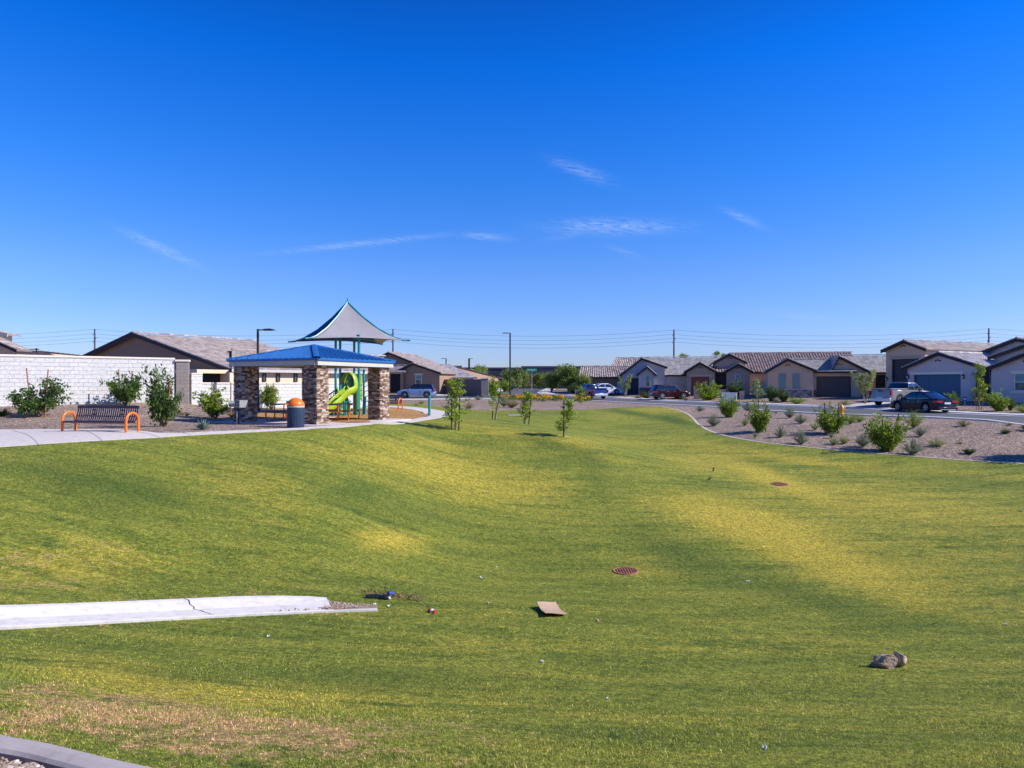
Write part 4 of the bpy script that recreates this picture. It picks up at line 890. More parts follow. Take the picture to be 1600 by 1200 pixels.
def gable(h,uL,uR,uA,vA,vE,y=0,depth=10,wall='stucco_tan',tile='tile_grey',style='barrel',holes=[],zlow=-.4,ov=.35,fascia='fascia_dark',front=.35,vE2=None,vent=True,stone=None):
    """gable-fronted block; outline given where its rakes show in the photograph"""
    yf=y-front; xL,xR,xA=h.x(uL,yf),h.x(uR,yf),h.x(uA,yf); zL=h.z(uL,vE,yf); zR=h.z(uR,vE2 if vE2 else vE,yf); zA=h.z(uA,vA,yf)
    b=MB(); wl,wr=xL+ov,xR-ov; k=(zA-zL)/(xA-xL); k2=(zA-zR)/(xR-xA); tl=zL+k*ov-.12; tr=zR+k2*ov-.12; base=min(tl,tr)
    wall_holes(b,wl,wr,y,zlow,base,[q[:4] for q in holes])
    b.add([(wl,y,base),(wr,y,base),(wr,y,tr),(xA,y,zA-.14),(wl,y,tl)],[(0,1,2,3,4)])
    y2=y+depth
    b.add([(wl,y,zlow),(wl,y2,zlow),(wl,y2,tl),(wl,y,tl)],[(0,1,2,3)]); b.add([(wr,y,zlow),(wr,y2,zlow),(wr,y2,tr),(wr,y,tr)],[(3,2,1,0)])
    b.add([(wl,y2,zlow),(wr,y2,zlow),(wr,y2,tr),(xA,y2,zA-.14),(wl,y2,tl)],[(4,3,2,1,0)])
    wo=h.b(b,'wall',wall)
    b=MB(); yb=y2+.3
    roof_plane(b,(xL,yb,zL),(xL,yf,zL),(xA,yb,zA),(xA,yf,zA),style); roof_plane(b,(xR,yf,zR),(xR,yb,zR),(xA,yf,zA),(xA,yb,zA),style)
    capline(b,(xA,yf,zA+.06),(xA,yb,zA+.06)); ro=h.b(b,'roof',tile)
    b=MB()
    for (xa,za,xb,zb_) in ((xL,zL,xA,zA),(xR,zR,xA,zA)):
        b.add([(xa,yf-.03,za-.22),(xb,yf-.03,zb_-.22),(xb,yf-.03,zb_+.05),(xa,yf-.03,za+.05),(xa,yf+.02,za-.22),(xb,yf+.02,zb_-.22),(xb,yf+.02,zb_+.05),(xa,yf+.02,za+.05)],[(0,1,2,3),(7,6,5,4),(0,4,5,1),(3,2,6,7),(0,3,7,4)])
    h.b(b,'fascia',fascia,ro)
    b=MB(); capline(b,(xL,yf,zL+.05),(xA,yf,zA+.05),.10); capline(b,(xR,yf,zR+.05),(xA,yf,zA+.05),.10); h.b(b,'rake_tiles',tile,ro)
    if vent: vents(h,uA,vA+ (vE-vA)*.5,y)
    return dict(wl=wl,wr=wr,zE=base,zA=zA,xA=xA)
def side(h,uL,uR,vE,vR,run,y=0,wall='stucco_tan',tile='tile_grey',style='barrel',holes=[],uR0=None,uR1=None,zlow=-.4,ov=.4,fascia='fascia_dark',back=True,wallu=None):
    """block whose ridge runs along the front; eave vE at the front, ridge vR seen at depth run"""
    yf=y-ov; xL,xR=h.x(uL,yf),h.x(uR,yf); um=(uL+uR)/2; zE=h.z(um,vE,yf); yr=y+run
    a,c=h.x(uR0 or uL,yr),h.x(uR1 or uR,yr); zR=h.z(((uR0 or uL)+(uR1 or uR))/2,vR,yr)
    b=MB(); roof_plane(b,(xL,yf,zE),(xR,yf,zE),(a,yr,zR),(c,yr,zR),style)
    if back: roof_plane(b,(xR,yr+run+ov,zE),(xL,yr+run+ov,zE),(c,yr,zR),(a,yr,zR),style)
    capline(b,(a,yr,zR+.06),(c,yr,zR+.06)); ro=h.b(b,'roof',tile)
    b=MB(); b.b2(xL,xR,yf-.04,yf-.005,zE-.16,zE+.03); h.b(b,'fascia',fascia,ro)
    b=MB(); w0,w1=(h.x(wallu[0],y),h.x(wallu[1],y)) if wallu else (xL+.2,xR-.2)
    wall_holes(b,w0,w1,y,zlow,zE+.02,[q[:4] for q in holes])
    b.add([(w0,y,zlow),(w0,yr+run,zlow),(w0,yr+run,zE),(a+.2,yr,zR-.12),(w0,y,zE)],[(0,1,2,3,4)]); b.add([(w1,y,zlow),(w1,yr+run,zlow),(w1,yr+run,zE),(c-.2,yr,zR-.12),(w1,y,zE)],[(4,3,2,1,0)])
    h.b(b,'wall',wall); return dict(zE=zE,zR=zR,xL=xL,xR=xR,a=a,c=c,yr=yr)
def hole(h,u0,u1,v0,v1,y=0):
    a,c=h.x(u0,y),h.x(u1,y); um=(u0+u1)/2; return [a,c,h.z(um,v1,y),h.z(um,v0,y)]
# ---- left house behind the white wall
hA=House('tan_house','brown stucco house with a big grey brown tile gable behind the tall white wall',82,59.8,(.87,-.5),.3)
rA=gable(hA,82,364,207,521,580,depth=11,vE2=579,wall='stucco_brown',tile='tile_grey_brown',style='flat',ov=.5,front=.4,vent=False)
x_=hA.x(175,0); b=MB(); b.b2(x_,x_+.5,-.10,-.0,hA.z(175,538,0),hA.z(175,538,0)+.1); hA.b(b,'gable_vent','fascia_dark')
# covered patio let into its right side
x0,x1=hA.x(304,-.1),hA.x(366,-.1); b=MB(); zt=hA.z(335,583,-.1); b.b2(x0,x1,-3.0,-.01,zt-.05,zt+.2); hA.b(b,'patio_roof','stucco_cream')
b=MB(); b.b2(x0+.1,x1-.2,-.04,-.005,.3,zt-.05); hA.b(b,'patio_shade','entry_dark')  # near-black sheet paints the shade under the patio roof
b=MB(); b.b2(hA.x(352,-3),hA.x(352,-3)+.3,-2.9,-2.6,0,zt-.05); hA.b(b,'patio_post','stucco_cream')
b=MB(); b.b2(hA.x(345,-.1),hA.x(351,-.1),-.10,-.05,.3,zt-.05); hA.b(b,'patio_post','stucco_tan')
# right flank: wing with small windows seen under the pavilion roof
hA2d=(.42,.9); O=P(366,600,48.5)
hA2=House('tan_house','long pale tan wall with small dark windows and grey roof seen through the pavilion',366,47.2,(.62,.78),.2)
r2=side(hA2,362,600,579.5,553,6.5,wall='stucco_cream',tile='tile_grey_brown',style='flat',fascia='fascia_white',wallu=(368,548))
for u in (412.5,434,461.5): window(hA2,hA2.x(u-2.6,0),hA2.x(u+2.6,0),hA2.z(u,596.5,0),hA2.z(u,583.5,0),-.03,'fascia_dark',False,False)
# roofs peeping over the tall wall at far left
hL=House('tan_house','tile roofed house whose roof top shows over the tall white wall at far left',-60,62,(.98,-.2),.4)
side(hL,-200,98,560,549.5,3.5,wall='stucco_tan',tile='tile_clay_mixed',style='flat',uR0=-190,uR1=60)
gable(hL,-110,26,-50,514,547,y=-2.5,depth=.8,wall='stucco_tan',tile='tile_clay_mixed',style='flat',vent=False)
b=MB(); X_=hL.x(57,2.); b.tube([(X_,2.,hL.z(57,556,2.)),(X_,2.,hL.z(57,546,2.))],.05,6); b.box((X_,2.,hL.z(57,545.5,2.)),(.16,.12,.14)); hL.b(b,'roof_vent','black_metal')
hL2=House('beige_house','pale eave corner of a two storey house at the left edge of the picture',-40,75,(.98,-.2),.4)
gable(hL2,-130,12,-60,506,523,depth=1.0,wall='trim_white',tile='tile_clay_mixed',style='flat',ov=.9,fascia='trim_white',vent=False)
# ---- house with the silver car
hB=House('brown_house','brown stucco house with two gables and a dark entry behind the silver blue car',585,98,(.96,-.28))
zz=lambda v:hB.z(630,v,0)
side(hB,640,746,590,571,6,y=5,wall='stucco_brown',tile='tile_pale',style='flat',uR0=630,uR1=705,wallu=(655,740),fascia='fascia_tan')
gable(hB,550,680,607,551,580,y=3,depth=9,wall='stucco_brown',tile='tile_grey_brown',vent=False)
gable(hB,611,689,645,568,584,y=0,depth=9,wall='stucco_brown',tile='tile_grey_brown',style='flat',vE2=583,vent=False)
side(hB,590,634,581,572,2,y=-.6,wall='stucco_brown',tile='tile_grey_brown',style='flat',back=False,fascia='fascia_tan',wallu=(606,630),holes=[hole(hB,610,625.5,584,613,-.6)])
a=hole(hB,610,625.5,584,613,-.6); b=MB(); b.b2(a[0],a[1],-.42,-.38,a[2],a[3]); hB.b(b,'entry_panel','entry_dark'); trimbar(hB,a[0]-.3,a[1]+.3,a[3],a[3]+.25,-.6,'stucco_cream')  # near-black panel stands in for the shade inside the entry
a=hole(hB,649.5,659,585.5,601); window(hB,*a,-.0); trimbar(hB,a[0]-.25,a[1]+.25,a[3],a[3]+.2,0,'stucco_cream')
hD=House('brown_house','gabled house with shade painted into its wall, half hidden behind the playground posts',505,90,(.98,.1),.2)
gable(hD,470,560,512,566,580,depth=9,wall='dark_panel',tile='tile_grey_brown',style='flat',vent=False)  # this wall's shade is put into its dark colour
# ---- long dark commercial building on the horizon
for (u0,u1,vt,Y_,lab) in ((676,721,573.5,176,'dark slate commercial block left of the street lamp, behind the tan roof'),(721,816,576,190,'dark slate commercial block in the middle, behind the bushy corner trees'),(815,912,574,180,'dark slate commercial block behind the green street sign')):
    hW=House('commercial_building',lab,u0,Y_,(1,.0),1.0,'warehouse','long dark commercial blocks on the horizon')
    X1=hW.x(u1); zt=hW.z((u0+u1)/2,vt); zm=hW.z(u0,588.5)
    b=MB(); b.b2(0,X1,0,30,zm,zt); hW.b(b,'wall_panel','dark_panel'); b=MB(); b.b2(.0,X1,.15,30,-2,zm-.01); hW.b(b,'base_wall','dark_panel_base')
    b=MB(); b.b2(-.1,X1+.1,-.12,.3,zt+.01,zt+.35); hW.b(b,'parapet_cap','dark_panel_light')
    b=MB(); n_=int(X1/5)
    for k in range(n_): b.b2(k*5+4.96,k*5+5.04,-.03,-.005,zm,zt)
    hW.b(b,'panel_joint','dark_panel_light'); b=MB(); b.b2(.1,X1-.1,-.4,.10,zm-.5,zm-.02); hW.b(b,'canopy','fascia_dark')
# ---- right hand row
WHT='trim_white'
h1=House('brown_house','brown house with striped clay tile roof behind the blue pickup',905,100,(.985,-.17))
side(h1,903,1010,589.5,573,5,wall='stucco_brown',tile='tile_clay_mixed',wallu=(907,1004),uR0=907,uR1=1000)
side(h1,952,1025,575,560,4.5,y=7,wall='stucco_brown',tile='tile_clay_mixed',uR0=962,uR1=1015)
a=hole(h1,964,977,596,614,-.3); b=MB(); b.b2(a[0],a[1],-.36,-.30,a[2],a[3]); b.b2(a[0]+.1,a[1]-.1,-.38,-.361,a[2]+.2,a[2]+.95); b.b2(a[0]+.1,a[1]-.1,-.38,-.361,a[2]+1.05,a[3]-.15); h1.b(b,'side_gate','utility_white')
walllamp(h1,h1.x(906.5,-.05)+.6,h1.z(907,588),-.02)
h2=House('grey_house','blue grey stucco house with a long pale grey tile roof behind the maroon car',975,93,(.985,-.17))
side(h2,1036,1092,586,559,8,y=1.5,wall='stucco_blue_grey',tile='tile_grey',style='flat',uR0=1000,uR1=1125,wallu=(1010,1120))
gable(h2,968,1043,1003,560,587,y=0,depth=9,wall='stucco_blue_grey',tile='tile_grey',style='flat',vE2=574,vent=False,holes=[hole(h2,981,998,591,618,0)])
a=hole(h2,981,998,591,618,.3); garage(h2,a[0],a[1],a[2],a[3],.28,'dark_panel')
gable(h2,994,1026,1011,573,586,y=-2.5,depth=4,wall='stucco_blue_grey',tile='tile_grey',style='flat',vent=False)
a=hole(h2,1008.5,1015.5,586,604,-2.5); window(h2,*a,-2.5,'stucco_cream')
b=MB(); x0,x1=h2.x(995.5,-2.6),h2.x(1025,-2.6); b.b2(x0+.3,x1-.3,-2.62,-2.51,-.4,h2.z(1010,606,-2.5)); h2.b(b,'stone_base','dark_panel')
h3=House('tan_house','tan house with a rust red garage door and terracotta tile roof',1070,86,(.97,-.24))
side(h3,1150,1345,581.5,552,9,y=4,wall='stucco_tan',tile='tile_terracotta',uR0=1140,uR1=1330,wallu=(1150,1300))
gable(h3,1116,1168,1140,553.5,566,y=3.,depth=12,wall='stucco_taupe',tile='tile_terracotta',vE2=567)
a=hole(h3,1080,1108,588.5,617); r3=gable(h3,1069,1122,1094,567,582,y=0,depth=8,wall='stucco_taupe',tile='tile_terracotta',holes=[a]); garage(h3,*a[:4],.25,'garage_red'); trimbar(h3,a[0]-.15,a[1]+.4,a[3],a[3]+.25,0,'stucco_tan')
walllamp(h3,h3.x(1074.5),h3.z(1075,592),0)
gable(h3,1132,1177,1154.5,569,581,y=-.8,depth=7,wall='stucco_taupe',tile='tile_terracotta')
a=hole(h3,1148.5,1157,585,596.5,-.8); window(h3,*a,-.8)
side(h3,1110,1140,582,574,2,y=1.5,wall='dark_panel',tile='tile_terracotta',wallu=(1112,1142),back=False)
for (u0,u1,v0,Y_,lab) in ((1084,1098,608,80,'low tan stucco courtyard wall left of the bright bush by the red garage'),(1122,1134,609.5,80,'low tan stucco courtyard wall right of the bright bush by the red garage'),(1155.5,1163,612,76,'short stucco pillar standing beside the white utility cabinet')):
    q=House('garden_wall',lab,u0,Y_,(.97,-.24),None,'wall'); b=MB(); b.b2(0,q.x(u1),0,.4,-.4,q.z(u0,v0)); q.b(b,'stucco_block','stucco_low'); b=MB(); b.b2(-.04,q.x(u1)+.04,-.04,.44,q.z(u0,v0)+.001,q.z(u0,v0)+.08); q.b(b,'cap','stucco_tan')
h3w=House('garden_wall','sunlit cream stucco garden wall between the two tan houses',1174,82,(.97,-.24),None,'wall'); b=MB(); b.b2(0,h3w.x(1202),0,.25,-.4,h3w.z(1185,597)); h3w.b(b,'stucco_block','stucco_cream'); b=MB(); b.b2(0,h3w.x(1202),-.04,.29,h3w.z(1185,597)+.001,h3w.z(1185,597)+.07); h3w.b(b,'cap','stucco_tan')
h4=House('tan_house','tan house with two tall windows, stone base and a dark brown double garage',1198,76,(.95,-.3))
aG=hole(h4,1275.5,1330,588,626,.9)
gable(h4,1195,1277,1231,561,581,y=0,depth=7,wall='stucco_tan',tile='tile_grey',style='flat',vE2=579.5,holes=[],zlow=-.5)
for u0,u1 in ((1216.5,1228),(1238,1249.5)):
    a=hole(h4,u0,u1,583.5,607.5); window(h4,*a,-.01,'stucco_taupe',True,False)
x0,x1=h4.x(1202,0),h4.x(1268.5,0)
stone_column('stone_base',h4.x(1209,0),x1,-.12,.2,-.5,h4.z(1240,609),'ledge_stone_grey',h4.e,.13,.2,.5,9)
b=MB(); b.b2(h4.x(1209,0)-.03,x1+.03,-.17,-.0,h4.z(1240,609)+.002,h4.z(1240,609)+.10); h4.b(b,'stone_cap','stucco_mauve_grey')
side(h4,1262,1340,580.5,562,6,y=.9,wall='stucco_tan',tile='tile_grey',style='flat',uR0=1231,uR1=1300,wallu=(1262,1345),holes=[aG],zlow=-.5)
garage(h4,*aG[:4],1.35,'garage_brown'); b=MB(); b.b2(aG[0],aG[1],1.15,1.2,aG[3]-.0,aG[3]+.3); 
stone_column('stone_base',h4.x(1268.5,.9),h4.x(1275,.9),.78,.95,-.5,h4.z(1271,609,.9),'ledge_stone',h4.e,.13,.2,.4,11)
walllamp(h4,h4.x(1271.5,.9),h4.z(1271,590,.9),.9)
gable(h4,1298,1362,1311,557,582,y=1.5,depth=9,wall='stucco_tan',tile='tile_grey',style='flat',vE2=582)
stone_column('stone_base',h4.x(1334,1.5),h4.x(1352,1.5),1.36,1.6,-.5,h4.z(1340,611,1.5),'ledge_stone_grey',h4.e,.13,.2,.5,12)
side(h4,1340,1392,582,556,6,y=3.5,wall='stucco_tan',tile='tile_grey',style='flat',uR0=1315,uR1=1395,wallu=(1345,1390))
a=hole(h4,1368,1383,586,602,3.5); b=MB(); b.b2(a[0],a[1],3.44,3.49,-.4,a[3]); h4.b(b,'entry_panel','entry_dark')
h5=House('tan_house','tall tan house with an extra high brown garage door between its lower neighbours',1380,72,(.42,-.91))
a=hole(h5,1393,1436,561,628); 
gable(h5,1376,1447,1411.5,533,549,y=0,depth=15,wall='stucco_tan',tile='tile_grey_brown',style='flat',vE2=546,holes=[a],zlow=-.5)
garage(h5,*a[:4],.28,'garage_dark',rows=7); trimbar(h5,a[0]-.2,a[1]+.2,a[3],a[3]+.35,0,'stucco_taupe'); walllamp(h5,h5.x(1386),h5.z(1386,592),0)
h6=House('grey_house','blue grey house with a blue garage door and dark arched entry behind the black car',1413,65,(.42,-.91))
a=hole(h6,1427.5,1501,585,630); 
gable(h6,1409,1543,1465.5,551.5,576,y=0,depth=10,wall='stucco_mauve_grey',tile='tile_pale',holes=[a],zlow=-.6,vE2=575.5)
garage(h6,*a[:4],.25,'garage_blue'); trimbar(h6,a[0]-.3,a[1]+.25,a[3],a[3]+.22,0,'trim_white')
for u in (1419.5,1506): walllamp(h6,h6.x(u),h6.z(u,589),0)
b=MB(); x0,x1=h6.x(1515.5,-.02),h6.x(1548,-.02); zt=h6.z(1530,578,-.02); 
rr_=.45; arch=[(x0,-.5),(x1,-.5),(x1,zt-rr_)]+[(x1-rr_+rr_*math.cos(R(q)),zt-rr_+rr_*math.sin(R(q))) for q in range(15,90,15)]+[(x1-rr_,zt),(x0+rr_,zt)]+[(x0+rr_-rr_*math.sin(R(q)),zt-rr_+rr_*math.cos(R(q))) for q in range(15,90,15)]+[(x0,zt-rr_)]
b.prism(arch,-.09,-.03); h6.b(b,'entry_arch','stucco_blue_grey'); b=MB(); m_=[(x0+(x1-x0)*(.32+.66*(p-x0)/(x1-x0)),z-.04) for p,z in arch]; b.prism(m_,-.13,-.091); h6.b(b,'alcove_shade','entry_dark')  # flat near-black panel paints the shade of the arched alcove
gable(h6,1538,1690,1604,551.5,577,y=-.25,depth=7,wall='stucco_mauve_grey',tile='tile_grey',zlow=-.6,style='flat')
a=hole(h6,1585.5,1612,583,611,-.25); window(h6,*a,-.27); trimbar(h6,a[0]-.3,a[1]+.3,a[3],a[3]+.2,-.25); trimbar(h6,a[0]-.3,a[1]+.3,a[2]-.2,a[2],-.25)
gable(h6,1543,1690,1605,538,559,y=3.5,depth=7,wall='stucco_blue_grey',tile='tile_grey',style='flat')
gable(h6,1527,1700,1588,529.5,553,y=7,depth=7,wall='stucco_blue_grey',tile='tile_grey',style='flat',vent=False)
# ================================================================ STREET FURNITURE
p=GP(1315,650); e=empty('fire_hydrant',(p.x,p.y,p.z),0,'yellow orange fire hydrant by the near kerb behind staked bushes','fire hydrant')
b=MB(); b.lathe([(.17,0),(.17,.04),(.11,.05),(.11,.50),(.15,.51),(.15,.56),(.13,.60),(.10,.68),(.05,.73),(.03,.80),(0.02,.80)],n=16); b.build('barrel','hydrant_yellow',e,'smooth')
b=MB(); b.lathe([(.055,-.19),(.055,.19)],c=(0,0,.40),n=10,axis='x'); b.lathe([(.07,-.22),(.07,-.17)],c=(0,0,.40),n=10,axis='x'); b.lathe([(.07,.17),(.07,.22)],c=(0,0,.40),n=10,axis='x'); b.lathe([(.08,-.2),(.08,-.05)],c=(0,0,.36),n=10,axis='y'); b.build('outlet','hydrant_yellow',e)
p=GP(1142,628); e=empty('utility_box',(p.x,p.y+.5,p.z),R(-20),'pale green white utility cabinet on the ground in front of the tan house','utility box')
b=MB(); b.b2(-.75,.75,-.4,.4,-.1,.92); b.build('cabinet','utility_white',e,bevel=.02); b=MB(); b.b2(-.8,.8,-.45,.45,.921,.98); b.build('lid','utility_white',e)
p=GP(831,611); Ys=p.y; e=empty('street_sign',(p.x,p.y,p.z),R(8),'green street name blades on a pale post above gold flowers','street sign')
hs=CH-(576-600)/F*Ys-p.z
b=MB(); b.tube([(0,0,-.1),(0,0,hs-.1)],.05,8); b.build('post','steel',e)
b=MB(); b.b2(-.85,.85,-.02,.02,hs-.42,hs); sb=b.build('name_blade','sign_green',e)
b=MB(); rs=random.Random(5)
for k in range(7):
    if k in(4,): continue
    x0=-.7+k*.19; b.b2(x0,x0+.04,-.027,-.0205,hs-.33,hs-.1); b.b2(x0+.045,x0+.12,-.027,-.0205,hs-(.33 if k%2 else .14),hs-(.29 if k%2 else .10))
b.build('lettering','sign_white',sb)
b=MB(); b.b2(-.02,.02,-.5,.5,hs-.9,hs-.5); b.build('name_blade','sign_green',e); b=MB(); b.b2(-.12,.12,-.06,-.052,hs-2.1,hs-1.4); b.build('marker_plate','sign_red',e)
p=GP(1507.5,638); e=empty('yard_sign',(p.x,p.y,p.z),R(-30),'small blue octagonal yard sign between the blue garage door and the arched entry','yard sign')
b=MB(); b.tube([(0,0,-.1),(0,0,.6)],.015,6); b.build('stake','steel',e); b=MB(); b.lathe([(.19,-.01),(.19,.01)],c=(0,0,.72),n=8,axis='y'); pb=b.build('plate','sign_blue',e); b=MB(); b.b2(-.1,.1,-.016,-.011,.68,.76); b.build('lettering','sign_white',pb)
for (u,v,r_,lab) in ((977.5,894.5,.30,'rusty round drain grate in the lawn, nearer the camera beside the cardboard'),(1218,758,.31,'rusty round drain grate in the lawn, farther one near the gravel slope')):
    p=GP(u,v); gx_=(float(T(p.x+.2,p.y)[0])-float(T(p.x-.2,p.y)[0]))/.4; gy_=(float(T(p.x,p.y+.2)[0])-float(T(p.x,p.y-.2)[0]))/.4
    e=empty('drain_grate',(p.x,p.y,p.z+.014),0,lab,'drain grate','drain grates in the lawn'); e.rotation_euler=(math.atan(gy_),-math.atan(gx_),0)
    b=MB(); b.lathe([(.001,0),(r_,0.0),(r_,.019),(.001,.019)],n=28); b.build('sump','drain_dark',e)
    b=MB(); n=40
    ro_,ri_=r_,r_*.90; vs=[]
    for k in range(n):
        a=2*math.pi*k/n
        for rr,zz in((ri_,.020),(ri_,.035),(ro_,.035),(ro_+.01,-.02)): vs.append((rr*math.cos(a),rr*math.sin(a),zz))
    b.add(vs,[(4*k+j,4*k+j+1,4*((k+1)%n)+j+1,4*((k+1)%n)+j) for k in range(n) for j in range(3)]); b.build('rim','rust',e)
    b=MB(); m=7; stp=2*ri_/m
    for k in (-1.5,-.5,.5,1.5):
        w_=math.sqrt(max(0,ri_**2-(k*.12)**2)); b.b2(-w_,w_,k*.12-.007,k*.12+.007,.028,.034)
    for k in range(-4,5):
        w_=math.sqrt(max(0,ri_**2-(k*.064)**2)); b.b2(k*.064-.007,k*.064+.007,-w_,w_,.0285,.0335)
    b.build('bars','rust',e)
p=GP(806,650.5); b=MB(); b.box((p.x,p.y,p.z+.06),(1.1,.7,.06)); tag(b.build('valve_lid','valve_cover'),'pale flat concrete lid in the grass right of the leaning stake tree','lid')
# ================================================================ PLANTS
def leaves(pts,size,elong=1.7,up=.3,name='foliage',mat='leaf_green',rv=None):
    """one small bent leaf at every point"""
    pts=np.asarray(pts,float); n=len(pts)
    d=RNG.normal(size=(n,3)); d[:,2]+=up; d/=np.linalg.norm(d,axis=1)[:,None]
    t=RNG.normal(size=(n,3)); s=np.cross(d,t); s/=np.maximum(np.linalg.norm(s,axis=1),1e-6)[:,None]
    L_=(size*RNG.uniform(.6,1.35,n))[:,None]; W=L_/elong/2
    V=np.stack([pts,pts+d*L_*.5+s*W,pts+d*L_,pts+d*L_*.5-s*W],1).reshape(-1,3)
    Fc=np.arange(n*4).reshape(-1,4)
    me=bpy.data.meshes.new(name); me.from_pydata(V.tolist(),[],Fc.tolist())
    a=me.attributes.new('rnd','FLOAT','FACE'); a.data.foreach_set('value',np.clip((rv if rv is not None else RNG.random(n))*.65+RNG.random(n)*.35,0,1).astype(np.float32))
    me.materials.append(MATS[mat]); return me
def stemmesh(chains,name,mat,n=5):
    b=MB()
    for pts,rad in chains: b.tube(pts,rad,n)
    me=None; o=b.build(name,mat,None,'smooth'); me=o.data; bpy.data.objects.remove(o); return me
LIB={}
def variant(kind,k):
    """unit sized plants: height 1, width about 1"""
    key=(kind,k)
    if key in LIB: return LIB[key]
    rr=random.Random(hash(kind)%1000 if False else sum(map(ord,kind))*13+k); P_=[];rv=[];ch=[]
    def stem(p0,dirn,length,nseg,wob,r0,r1,droop=0):
        pts=[Vector(p0)]; d=Vector(dirn).normalized()
        for i in range(nseg):
            d=(d+Vector((rr.uniform(-wob,wob),rr.uniform(-wob,wob),rr.uniform(-wob,wob)*.5-droop))).normalized(); pts.append(pts[-1]+d*length/nseg)
        ch.append(([tuple(p) for p in pts],[r0+(r1-r0)*i/nseg for i in range(nseg+1)])); return pts
    def clump(c,rad,n):
        v=rr.random()
        for _ in range(n):
            q=Vector((rr.gauss(0,1),rr.gauss(0,1),rr.gauss(0,1)))*rad*.55; P_.append(tuple(Vector(c)+q)); rv.append(v)
    if kind in('bush','darkbush','brightbush'):
        for i in range(22):
            a=rr.uniform(0,6.28); tilt=rr.uniform(.05,1.15); L_=rr.uniform(.6,1.0)*(1-.36*tilt)
            pts=stem((.03*math.cos(a),.03*math.sin(a),0),(math.cos(a)*tilt,math.sin(a)*tilt,1),L_,6,.16,.016,.004)
            for j in range(1,7):
                clump(pts[j],.085,17)
                if rr.random()<.75:
                    b_=stem(pts[j],(rr.uniform(-1,1),rr.uniform(-1,1),.5),rr.uniform(.10,.26),2,.2,.005,.002); clump(b_[-1],.07,18)
        mat={'bush':'leaf_green','darkbush':'leaf_dark','brightbush':'leaf_bright'}[kind]; me=leaves(P_,.062,1.7,.4,'foliage',mat,np.array(rv))
    elif kind in('shrubA',):   # open desert tree-shrub with tiers
        for i in range(9):
            a=rr.uniform(0,6.28); tilt=rr.uniform(.1,1.1); L_=rr.uniform(.55,1.0)/(1+.25*tilt)
            pts=stem((.02*math.cos(a),.02*math.sin(a),0),(math.cos(a)*tilt,math.sin(a)*tilt,1),L_,6,.22,.018,.005)
            for j in range(2,7):
                if rr.random()<.6: clump(pts[j],.085,26)
                for _ in range(2):
                    b_=stem(pts[j],(rr.uniform(-1,1),rr.uniform(-1,1),.25),rr.uniform(.12,.30),3,.3,.006,.002); clump(b_[-1],.072,24)
                    if rr.random()<.4: clump(b_[1],.06,14)
        me=leaves(P_,.058,1.5,.2,'foliage','leaf_dark' if k%2==0 else 'leaf_green',np.array(rv))
    elif kind in('sage','wisp','mound','golden'):
        n={'sage':75,'wisp':55,'mound':60,'golden':60}[kind]
        for i in range(n):
            a=rr.uniform(0,6.28); tilt=rr.uniform(0,2.4 if kind!='wisp' else 1.3); L_=rr.uniform(.70,1.0)*(1-.06*tilt)
            d=Vector((math.cos(a)*tilt,math.sin(a)*tilt,1)).normalized(); e=d*L_*.95
            pts=[Vector((0,0,0)),e*.5+Vector((0,0,.03)),e]
            ch.append(([tuple(p) for p in pts],[.008,.005,.002])); v=rr.random()
            m=46 if kind!='wisp' else 28
            for j in range(m):
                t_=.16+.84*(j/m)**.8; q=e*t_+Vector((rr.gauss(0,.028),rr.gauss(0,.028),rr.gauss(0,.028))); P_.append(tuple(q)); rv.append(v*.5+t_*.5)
        me=leaves(P_,{'sage':.05,'wisp':.085,'mound':.05,'golden':.055}[kind],{'sage':2.0,'wisp':5.,'mound':2.,'golden':2.6}[kind],1.2 if kind=='wisp' else .5,'foliage',{'sage':'leaf_sage','wisp':'leaf_sage' if k%2 else 'leaf_green','mound':'leaf_green' if k%2 else 'leaf_pale','golden':'leaf_gold'}[kind],np.array(rv))
    elif kind in('young','pale','sparse'):
        top=stem((0,0,0),(rr.uniform(-.05,.05),rr.uniform(-.05,.05),1),.97,9,.035,.014,.004)
        tw=[]
        for j in range(2 if kind=='young' else 3,10):
            for _ in range({'young':5,'pale':5,'sparse':3}[kind]):
                a=rr.uniform(0,6.28); L_=rr.uniform(.09,.24)*(1.25-.75*j/9)
                b_=stem(top[j]-(top[j]-top[j-1])*rr.random(),(math.cos(a),math.sin(a),.9),L_,3,.2,.005,.0015)
                clump(b_[-1],.038,22); clump(b_[2],.032,13)
                if rr.random()<.6: clump(b_[1],.028,7)
        clump(top[-1],.04,14)
        me=leaves(P_,.034,1.5,.2,'foliage',{'young':'leaf_bright','pale':'leaf_pale','sparse':'leaf_bright'}[kind],np.array(rv))
    elif kind in('vase',):     # multi-trunk young tree with a pale airy top
        for i in range(5):
            a=rr.uniform(0,6.28); pts=stem((.02*math.cos(a),.02*math.sin(a),0),(math.cos(a)*.38,math.sin(a)*.38,1),rr.uniform(.75,.97),7,.10,.014,.004)
            for j in range(3,8):
                for _ in range(3):
                    aa=rr.uniform(0,6.28); b_=stem(pts[j],(math.cos(aa),math.sin(aa),.5),rr.uniform(.08,.18),2,.2,.005,.002); clump(b_[-1],.05,26); clump(b_[1],.035,10)
        me=leaves(P_,.042,1.5,.2,'foliage','leaf_pale',np.array(rv))
    elif kind in('tree','paleverde'):
        for i in range(3): 
            a=rr.uniform(0,6.28); pts=stem((0,0,0),(math.cos(a)*.3,math.sin(a)*.3,1),.62,5,.12,.03,.012)
            for j in range(2,6):
                for _ in range(4):
                    aa=rr.uniform(0,6.28); b_=stem(pts[j],(math.cos(aa),math.sin(aa),rr.uniform(.0,.8)),rr.uniform(.18,.36),3,.25,.010,.003)
                    for q in b_[1:]: clump(q,.10,46)
